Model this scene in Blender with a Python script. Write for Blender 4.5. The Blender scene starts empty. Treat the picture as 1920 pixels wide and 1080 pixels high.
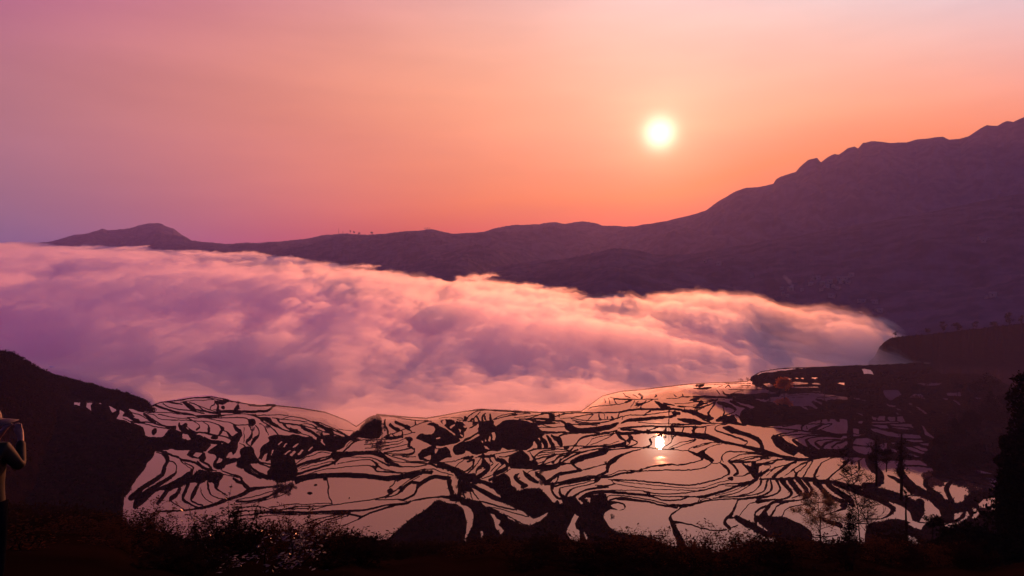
import bpy, math, random
import numpy as np
from mathutils import Vector
R = math.radians
F = 1280.0                                   # focal length in photo pixels (24 mm on 36 mm, 1920 wide)
scene = bpy.context.scene
# ------------------------------------------------------------------ camera
cam = bpy.data.objects.new('camera', bpy.data.cameras.new('camera'))
scene.collection.objects.link(cam); scene.camera = cam
cam.data.lens = 24; cam.data.sensor_width = 36
cam.data.clip_start = 0.5; cam.data.clip_end = 60000
cam.location = (0, 0, 0); cam.rotation_euler = (R(90), 0, 0)
# ------------------------------------------------------------------ render + exposure
scene.view_settings.view_transform = 'Standard'
scene.view_settings.look = 'None'
scene.view_settings.exposure = 0.0
scene.view_settings.gamma = 1.0
scene.cycles.volume_bounces = 16
scene.cycles.max_bounces = 20
scene.cycles.diffuse_bounces = 2
scene.cycles.use_denoising = True
scene.cycles.sample_clamp_indirect = 8
# ------------------------------------------------------------------ sun lamp
SUN_DIR = Vector(((1237-960)/F, 1.0, (540-250)/F)).normalized()
SUN_EL = math.asin(SUN_DIR.z); SUN_AZ = math.atan2(SUN_DIR.x, SUN_DIR.y)
sun = bpy.data.objects.new('sun', bpy.data.lights.new('sun', 'SUN'))
scene.collection.objects.link(sun)
sun.data.energy = 5.0; sun.data.angle = R(0.6); sun.data.color = (1.0, 0.27, 0.11)
sun.rotation_euler = SUN_DIR.to_track_quat('Z', 'Y').to_euler()
# ------------------------------------------------------------------ world: Nishita overhead, dusty sunset haze low in front
def s2l(c):
    c = np.asarray(c, float)/255.0
    return np.where(c <= 0.04045, c/12.92, ((c+0.055)/1.055)**2.4)
SKY = [  # photo pixel, linear radiance of the sky there before the haze
 (0,20,0.293,0.766,0.622), (0,140,0.182,0.354,0.582), (0,280,0.265,0.111,0.255), (0,400,0.430,-0.033,-0.020),
 (240,20,0.419,0.388,0.309), (240,160,0.704,0.135,0.255), (240,300,0.649,0.093,0.150), (240,400,0.294,0.151,0.335),
 (480,20,1.159,0.208,0.073), (480,130,1.105,0.037,-0.108), (480,250,1.195,-0.094,-0.209), (480,340,0.522,0.017,-0.040),
 (480,430,0.251,0.451,0.308), (720,20,0.931,0.322,0.183), (720,130,1.391,0.017,-0.208), (720,250,1.373,-0.097,-0.318),
 (720,350,0.738,-0.024,-0.142), (720,420,0.541,0.592,0.458), (600,415,0.784,0.177,0.097), (850,415,0.796,0.257,0.145),
 (960,20,0.613,0.342,0.457), (960,130,1.148,0.752,0.483), (960,220,1.269,0.332,-0.211), (960,300,1.324,-0.034,-0.401),
 (960,390,0.779,-0.009,-0.097), (1100,20,0.637,0.328,0.393), (1100,150,1.363,2.058,1.622), (1100,300,1.417,0.010,-0.644),
 (1100,390,1.296,-0.028,-0.107), (1237,20,0.807,0.530,0.540), (1237,120,1.344,1.532,1.525), (1237,380,1.423,-0.117,-0.195),
 (1237,340,1.423,0.115,-0.293), (1400,20,0.872,0.398,0.374), (1400,120,1.370,1.652,1.400), (1400,230,1.370,1.348,0.183),
 (1400,310,1.486,1.202,0.091), (1600,20,1.141,0.349,0.187), (1600,120,1.404,1.070,0.837), (1600,220,1.389,1.119,0.381),
 (1800,20,1.316,0.228,0.094), (1800,120,1.084,0.772,0.728), (1800,200,1.106,0.779,0.480), (1910,20,0.884,-0.277,-0.095),
 (1910,170,0.774,0.496,0.543)]
def dirs(u, v):
    d = np.array([(u-960)/F, 1.0, (540-v)/F]); return d/np.linalg.norm(d)
def basis(d):
    x, z = d[0], d[2]; a = math.acos(max(-1, min(1, float(np.dot(d, SUN_DIR)))))
    return [1, x, z, x*z, x*x, z*z, x*x*z, x*x*x, math.exp(-a/0.26), math.exp(-a/0.10)]
_A = np.array([basis(dirs(s[0], s[1])) for s in SKY]); _B = np.array([np.array(s[2:]) for s in SKY])
_wt = np.array([2.0 if s[1] >= 380 else 1.0 for s in SKY])[:, None]; _A = _A*_wt; _B = _B*_wt
_W = np.linalg.solve(_A.T@_A + 2e-3*np.eye(_A.shape[1]), _A.T@_B)
world = bpy.data.worlds.new('World'); scene.world = world; world.use_nodes = True
nt = world.node_tree; nt.nodes.clear()
def N(t, **k):
    n = nt.nodes.new(t)
    for a, b in k.items(): setattr(n, a, b)
    return n
def M(op, a, b=None, clamp=False):
    n = N('ShaderNodeMath', operation=op); n.use_clamp = clamp
    for i, q in enumerate((a, b)):
        if q is None: continue
        if isinstance(q, (int, float)): n.inputs[i].default_value = q
        else: nt.links.new(q, n.inputs[i])
    return n.outputs[0]
tc = N('ShaderNodeTexCoord'); sep = N('ShaderNodeSeparateXYZ'); nt.links.new(tc.outputs['Generated'], sep.inputs[0])
wx = M('MAXIMUM', M('MINIMUM', sep.outputs[0], 0.62), -0.62)
wz = M('MAXIMUM', M('MINIMUM', sep.outputs[2], 0.42), 0.03)
dt = N('ShaderNodeVectorMath', operation='DOT_PRODUCT'); nt.links.new(tc.outputs['Generated'], dt.inputs[0]); dt.inputs[1].default_value = SUN_DIR
ang = M('ARCCOSINE', M('MINIMUM', dt.outputs['Value'], 0.999999))
terms = [None, wx, wz, M('MULTIPLY', wx, wz), M('MULTIPLY', wx, wx), M('MULTIPLY', wz, wz), M('MULTIPLY', M('MULTIPLY', wx, wx), wz), M('MULTIPLY', M('MULTIPLY', wx, wx), wx),
         M('EXPONENT', M('MULTIPLY', ang, -1/0.26)), M('EXPONENT', M('MULTIPLY', ang, -1/0.10))]
acc = N('ShaderNodeCombineXYZ')
for i in range(3): acc.inputs[i].default_value = float(_W[0, i])
acc = acc.outputs[0]
def vadd(acc, scal, vec):
    m = N('ShaderNodeVectorMath', operation='SCALE'); m.inputs[0].default_value = [float(q) for q in vec]; nt.links.new(scal, m.inputs['Scale'])
    a = N('ShaderNodeVectorMath', operation='ADD'); nt.links.new(acc, a.inputs[0]); nt.links.new(m.outputs[0], a.inputs[1]); return a.outputs[0]
for t, w in zip(terms[1:], _W[1:]): acc = vadd(acc, t, w)
# thin streaks of high cloud: brighten / dim the haze a little
mp = N('ShaderNodeMapping'); mp.inputs['Scale'].default_value = (1.6, 1.6, 9.0); mp.inputs['Rotation'].default_value = (0, R(14), 0)
nt.links.new(tc.outputs['Generated'], mp.inputs[0])
nz = N('ShaderNodeTexNoise'); nz.inputs['Scale'].default_value = 1.5; nz.inputs['Detail'].default_value = 7; nz.inputs['Roughness'].default_value = 0.5
nt.links.new(mp.outputs[0], nz.inputs['Vector'])
k = M('ADD', M('MULTIPLY', nz.outputs['Fac'], 0.56), 0.72)
sc = N('ShaderNodeVectorMath', operation='SCALE'); nt.links.new(acc, sc.inputs[0]); nt.links.new(k, sc.inputs['Scale'])
mx = N('ShaderNodeVectorMath', operation='MAXIMUM'); nt.links.new(sc.outputs[0], mx.inputs[0]); mx.inputs[1].default_value = (0.02, 0.02, 0.03)
haze_col = vadd(mx.outputs[0], M('EXPONENT', M('MULTIPLY', M('POWER', M('MULTIPLY', ang, 1/0.019), 2.0), -1.0)), (2.0, 1.8, 1.35))
haze_col = vadd(haze_col, M('EXPONENT', M('MULTIPLY', ang, -1/0.035)), (0.55, 0.45, 0.22))
sky = N('ShaderNodeTexSky'); sky.sky_type = 'NISHITA'; sky.sun_disc = False; sky.sun_elevation = SUN_EL; sky.sun_rotation = SUN_AZ
sky.dust_density = 4.0; sky.ozone_density = 3.0; sky.altitude = 1800
nsc = N('ShaderNodeVectorMath', operation='MULTIPLY'); nt.links.new(sky.outputs[0], nsc.inputs[0]); nsc.inputs[1].default_value = (0.050, 0.036, 0.100)
# how much dusty haze covers the blue: full low in front, thinning overhead and behind
cov = M('MULTIPLY', M('SUBTRACT', 1.0, M('MULTIPLY', M('SUBTRACT', sep.outputs[2], 0.40), 2.6, True), True),
        M('ADD', M('MULTIPLY', sep.outputs[1], 1.2), 0.35, True), True)
mix = N('ShaderNodeMix', data_type='RGBA'); nt.links.new(cov, mix.inputs[0]); nt.links.new(nsc.outputs[0], mix.inputs[6]); nt.links.new(haze_col, mix.inputs[7])
bg = N('ShaderNodeBackground'); bg.inputs['Strength'].default_value = 1.0; nt.links.new(mix.outputs[2], bg.inputs[0])
wo = N('ShaderNodeOutputWorld'); nt.links.new(bg.outputs[0], wo.inputs[0])
world.cycles.sampling_method = 'MANUAL'; world.cycles.sample_map_resolution = 1024
# ------------------------------------------------------------------ helpers
rng = np.random.default_rng(7); random.seed(7)
def P(u, v, Y): return ((u-960)/F*Y, Y, (540-v)/F*Y)
def _h(ix, iy, s):
    h = (ix.astype(np.int64)*374761393 + iy.astype(np.int64)*668265263 + s*1274126177) & 0xffffffff
    h = ((h ^ (h >> 13))*1274126177) & 0xffffffff
    return ((h ^ (h >> 16)) & 0xffff)/65535.0
def noise(x, y, s=0):
    x = np.asarray(x, float); y = np.asarray(y, float)
    ix = np.floor(x); iy = np.floor(y); fx = x-ix; fy = y-iy; ix = ix.astype(np.int64); iy = iy.astype(np.int64)
    fx = fx*fx*fx*(fx*(fx*6-15)+10); fy = fy*fy*fy*(fy*(fy*6-15)+10)
    a = _h(ix, iy, s)*(1-fx)+_h(ix+1, iy, s)*fx; b = _h(ix, iy+1, s)*(1-fx)+_h(ix+1, iy+1, s)*fx
    return a*(1-fy)+b*fy
def fbm(x, y, o=5, s=0, g=0.5):
    t = 0; a = 1; n = 0
    for i in range(o):
        t = t + a*(noise(x*2**i+i*17.3, y*2**i+i*9.1, s+i)-0.5); n += a; a *= g
    return t/n*2
def sstep(a, b, x):
    t = np.clip((x-a)/(b-a), 0, 1); return t*t*(3-2*t)
def mesh_np(name, V, Fq, mats, parent=None, smooth=True, tri=False):
    """V (n,3), Fq (m,4) or (m,3)"""
    V = np.asarray(V, np.float32); Fq = np.asarray(Fq, np.int32); k = Fq.shape[1]
    me = bpy.data.meshes.new(name); me.vertices.add(len(V)); me.vertices.foreach_set('co', V.ravel())
    me.loops.add(Fq.size); me.loops.foreach_set('vertex_index', Fq.ravel())
    me.polygons.add(len(Fq)); me.polygons.foreach_set('loop_start', np.arange(0, Fq.size, k, dtype=np.int32))
    me.polygons.foreach_set('use_smooth', np.full(len(Fq), smooth))
    me.update(calc_edges=True)
    for m in (mats if isinstance(mats, (list, tuple)) else [mats]): me.materials.append(m)
    o = bpy.data.objects.new(name, me); scene.collection.objects.link(o)
    if parent is not None: o.parent = parent
    return o
def grid_faces(nr, nc, off=0):
    i = np.arange(nr-1)[:, None]*nc + np.arange(nc-1)[None, :]
    return (np.stack([i, i+1, i+nc+1, i+nc], -1).reshape(-1, 4)+off)
def tag(o, label=None, cat=None, group=None, kind=None):
    for k_, v_ in (('label', label), ('category', cat), ('group', group), ('kind', kind)):
        if v_: o[k_] = v_
    return o
def empty(name, loc):
    o = bpy.data.objects.new(name, None); scene.collection.objects.link(o); o.location = loc; o.empty_display_size = 0.5
    return o
def mat(name, col, rough=0.9, noise_scale=None, col2=None, spec=0.2, coords='Object', detail=5, translucent=0, bump=0):
    m = bpy.data.materials.new(name); m.use_nodes = True; t = m.node_tree; b = t.nodes['Principled BSDF']
    b.inputs['Base Color'].default_value = (*col, 1); b.inputs['Roughness'].default_value = rough
    b.inputs['Specular IOR Level'].default_value = spec
    if noise_scale:
        c = t.nodes.new('ShaderNodeTexCoord'); n = t.nodes.new('ShaderNodeTexNoise'); n.inputs['Scale'].default_value = noise_scale; n.inputs['Detail'].default_value = detail
        r = t.nodes.new('ShaderNodeValToRGB'); r.color_ramp.elements[0].color = (*col, 1); r.color_ramp.elements[1].color = (*(col2 or col), 1)
        r.color_ramp.elements[0].position = 0.38; r.color_ramp.elements[1].position = 0.62
        t.links.new(c.outputs[coords], n.inputs['Vector']); t.links.new(n.outputs['Fac'], r.inputs[0]); t.links.new(r.outputs[0], b.inputs['Base Color'])
        if bump:
            bp = t.nodes.new('ShaderNodeBump'); bp.inputs['Strength'].default_value = bump; bp.inputs['Distance'].default_value = 1.0/noise_scale
            t.links.new(n.outputs['Fac'], bp.inputs['Height']); t.links.new(bp.outputs[0], b.inputs['Normal'])
    if spec < 0.1:                                  # matt earth and scrub: plain diffuse
        df = t.nodes.new('ShaderNodeBsdfDiffuse'); df.inputs['Color'].default_value = (*col, 1)
        if noise_scale: t.links.new(r.outputs[0], df.inputs['Color'])
        t.links.new(df.outputs[0], t.nodes['Material Output'].inputs['Surface']); b = df
    if translucent:
        tr = t.nodes.new('ShaderNodeBsdfTranslucent'); ms = t.nodes.new('ShaderNodeMixShader'); ms.inputs[0].default_value = translucent
        cc = col2 or col; tr.inputs[0].default_value = (*cc, 1)
        t.links.new(b.outputs[0], ms.inputs[1]); t.links.new(tr.outputs[0], ms.inputs[2]); t.links.new(ms.outputs[0], t.nodes['Material Output'].inputs['Surface'])
    return m
MAT = dict(
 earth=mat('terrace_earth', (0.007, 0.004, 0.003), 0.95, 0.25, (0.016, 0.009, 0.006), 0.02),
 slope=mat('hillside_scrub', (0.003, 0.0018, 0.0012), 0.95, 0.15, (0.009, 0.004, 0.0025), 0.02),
 mount=mat('haze_tinted_forest', (0.055, 0.048, 0.072), 0.95, 0.02, (0.105, 0.085, 0.115), 0.02, detail=9),  # forest colour lifted and tinted violet, distance haze mixed into it
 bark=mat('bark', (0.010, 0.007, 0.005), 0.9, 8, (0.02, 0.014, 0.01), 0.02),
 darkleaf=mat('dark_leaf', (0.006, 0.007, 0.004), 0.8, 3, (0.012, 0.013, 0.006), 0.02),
 warmleaf=mat('warm_leaf', (0.045, 0.017, 0.008), 0.6, 3, (0.08, 0.03, 0.012), 0.02, translucent=0.3),
 yellowleaf=mat('yellow_leaf', (0.10, 0.06, 0.015), 0.5, 3, (0.14, 0.08, 0.02), 0.4, translucent=0.45),
 orangeleaf=mat('orange_leaf', (0.24, 0.065, 0.010), 0.6, 2, (0.36, 0.10, 0.014), 0.15, translucent=0.5),
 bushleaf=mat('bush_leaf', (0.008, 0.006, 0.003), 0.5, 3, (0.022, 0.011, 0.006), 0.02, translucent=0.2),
 wetleaf=mat('wet_leaf', (0.02, 0.012, 0.006), 0.35, 3, (0.04, 0.02, 0.008), 0.3, translucent=0.2),
 wall=mat('house_wall', (0.20, 0.17, 0.15), 0.9, 3, (0.26, 0.22, 0.19)),
 roof=mat('house_roof', (0.12, 0.11, 0.11), 0.9, 2, (0.2, 0.18, 0.17)),
)
# water of the paddies
def water_mat():
    m = bpy.data.materials.new('paddy_water'); m.use_nodes = True; t = m.node_tree; b = t.nodes['Principled BSDF']
    b.inputs['Base Color'].default_value = (0.05, 0.028, 0.022, 1); b.inputs['Roughness'].default_value = 0.02
    b.inputs['Specular Tint'].default_value = (1.0, 0.75, 0.90, 1)
    b.inputs['IOR'].default_value = 1.9; b.inputs['Specular IOR Level'].default_value = 0.5
    at_ = t.nodes.new('ShaderNodeAttribute'); at_.attribute_name = 'pond'
    n2 = t.nodes.new('ShaderNodeTexNoise'); n2.inputs['Scale'].default_value = 0.035; n2.inputs['Detail'].default_value = 6; c2 = t.nodes.new('ShaderNodeTexCoord'); t.links.new(c2.outputs['Object'], n2.inputs['Vector'])
    rr = t.nodes.new('ShaderNodeMapRange'); rr.inputs[1].default_value = 0.5; rr.inputs[2].default_value = 0.72; rr.inputs[3].default_value = 0.0; rr.inputs[4].default_value = 0.03; t.links.new(n2.outputs['Fac'], rr.inputs[0]); t.links.new(rr.outputs[0], b.inputs['Roughness'])
    mc = t.nodes.new('ShaderNodeMix'); mc.data_type = 'RGBA'; mc.inputs[6].default_value = (0.03, 0.016, 0.012, 1); mc.inputs[7].default_value = (0.10, 0.05, 0.035, 1); t.links.new(at_.outputs['Fac'], mc.inputs[0]); t.links.new(mc.outputs[2], b.inputs['Base Color'])
    ir = t.nodes.new('ShaderNodeMapRange'); ir.inputs[3].default_value = 2.15; ir.inputs[4].default_value = 1.75; t.links.new(at_.outputs['Fac'], ir.inputs[0]); t.links.new(ir.outputs[0], b.inputs['IOR'])
    c = t.nodes.new('ShaderNodeTexCoord'); n = t.nodes.new('ShaderNodeTexNoise'); n.inputs['Scale'].default_value = 0.35; n.inputs['Detail'].default_value = 4
    bp = t.nodes.new('ShaderNodeBump'); bp.inputs['Strength'].default_value = 0.012; bp.inputs['Distance'].default_value = 0.6
    t.links.new(c.outputs['Object'], n.inputs['Vector']); t.links.new(n.outputs['Fac'], bp.inputs['Height']); t.links.new(bp.outputs[0], b.inputs['Normal'])
    return m
MAT['water'] = water_mat()
MAT['olive'] = mat('olive_cloth', (0.012, 0.010, 0.003), 0.7, 20, (0.020, 0.016, 0.005), 0.2)
MAT['red'] = mat('red_cloth', (0.10, 0.008, 0.006), 0.7, 20, (0.14, 0.012, 0.008), 0.2)
MAT['skin'] = mat('skin', (0.16, 0.07, 0.045), 0.5, 12, (0.20, 0.09, 0.06), 0.3)
MAT['dark_cloth'] = mat('dark_cloth', (0.004, 0.004, 0.005), 0.9, 20, (0.007, 0.007, 0.008), 0.02)
MAT['hat'] = mat('hat_cloth', (0.03, 0.012, 0.012), 0.6, 20, (0.05, 0.02, 0.02), 0.3)
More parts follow.
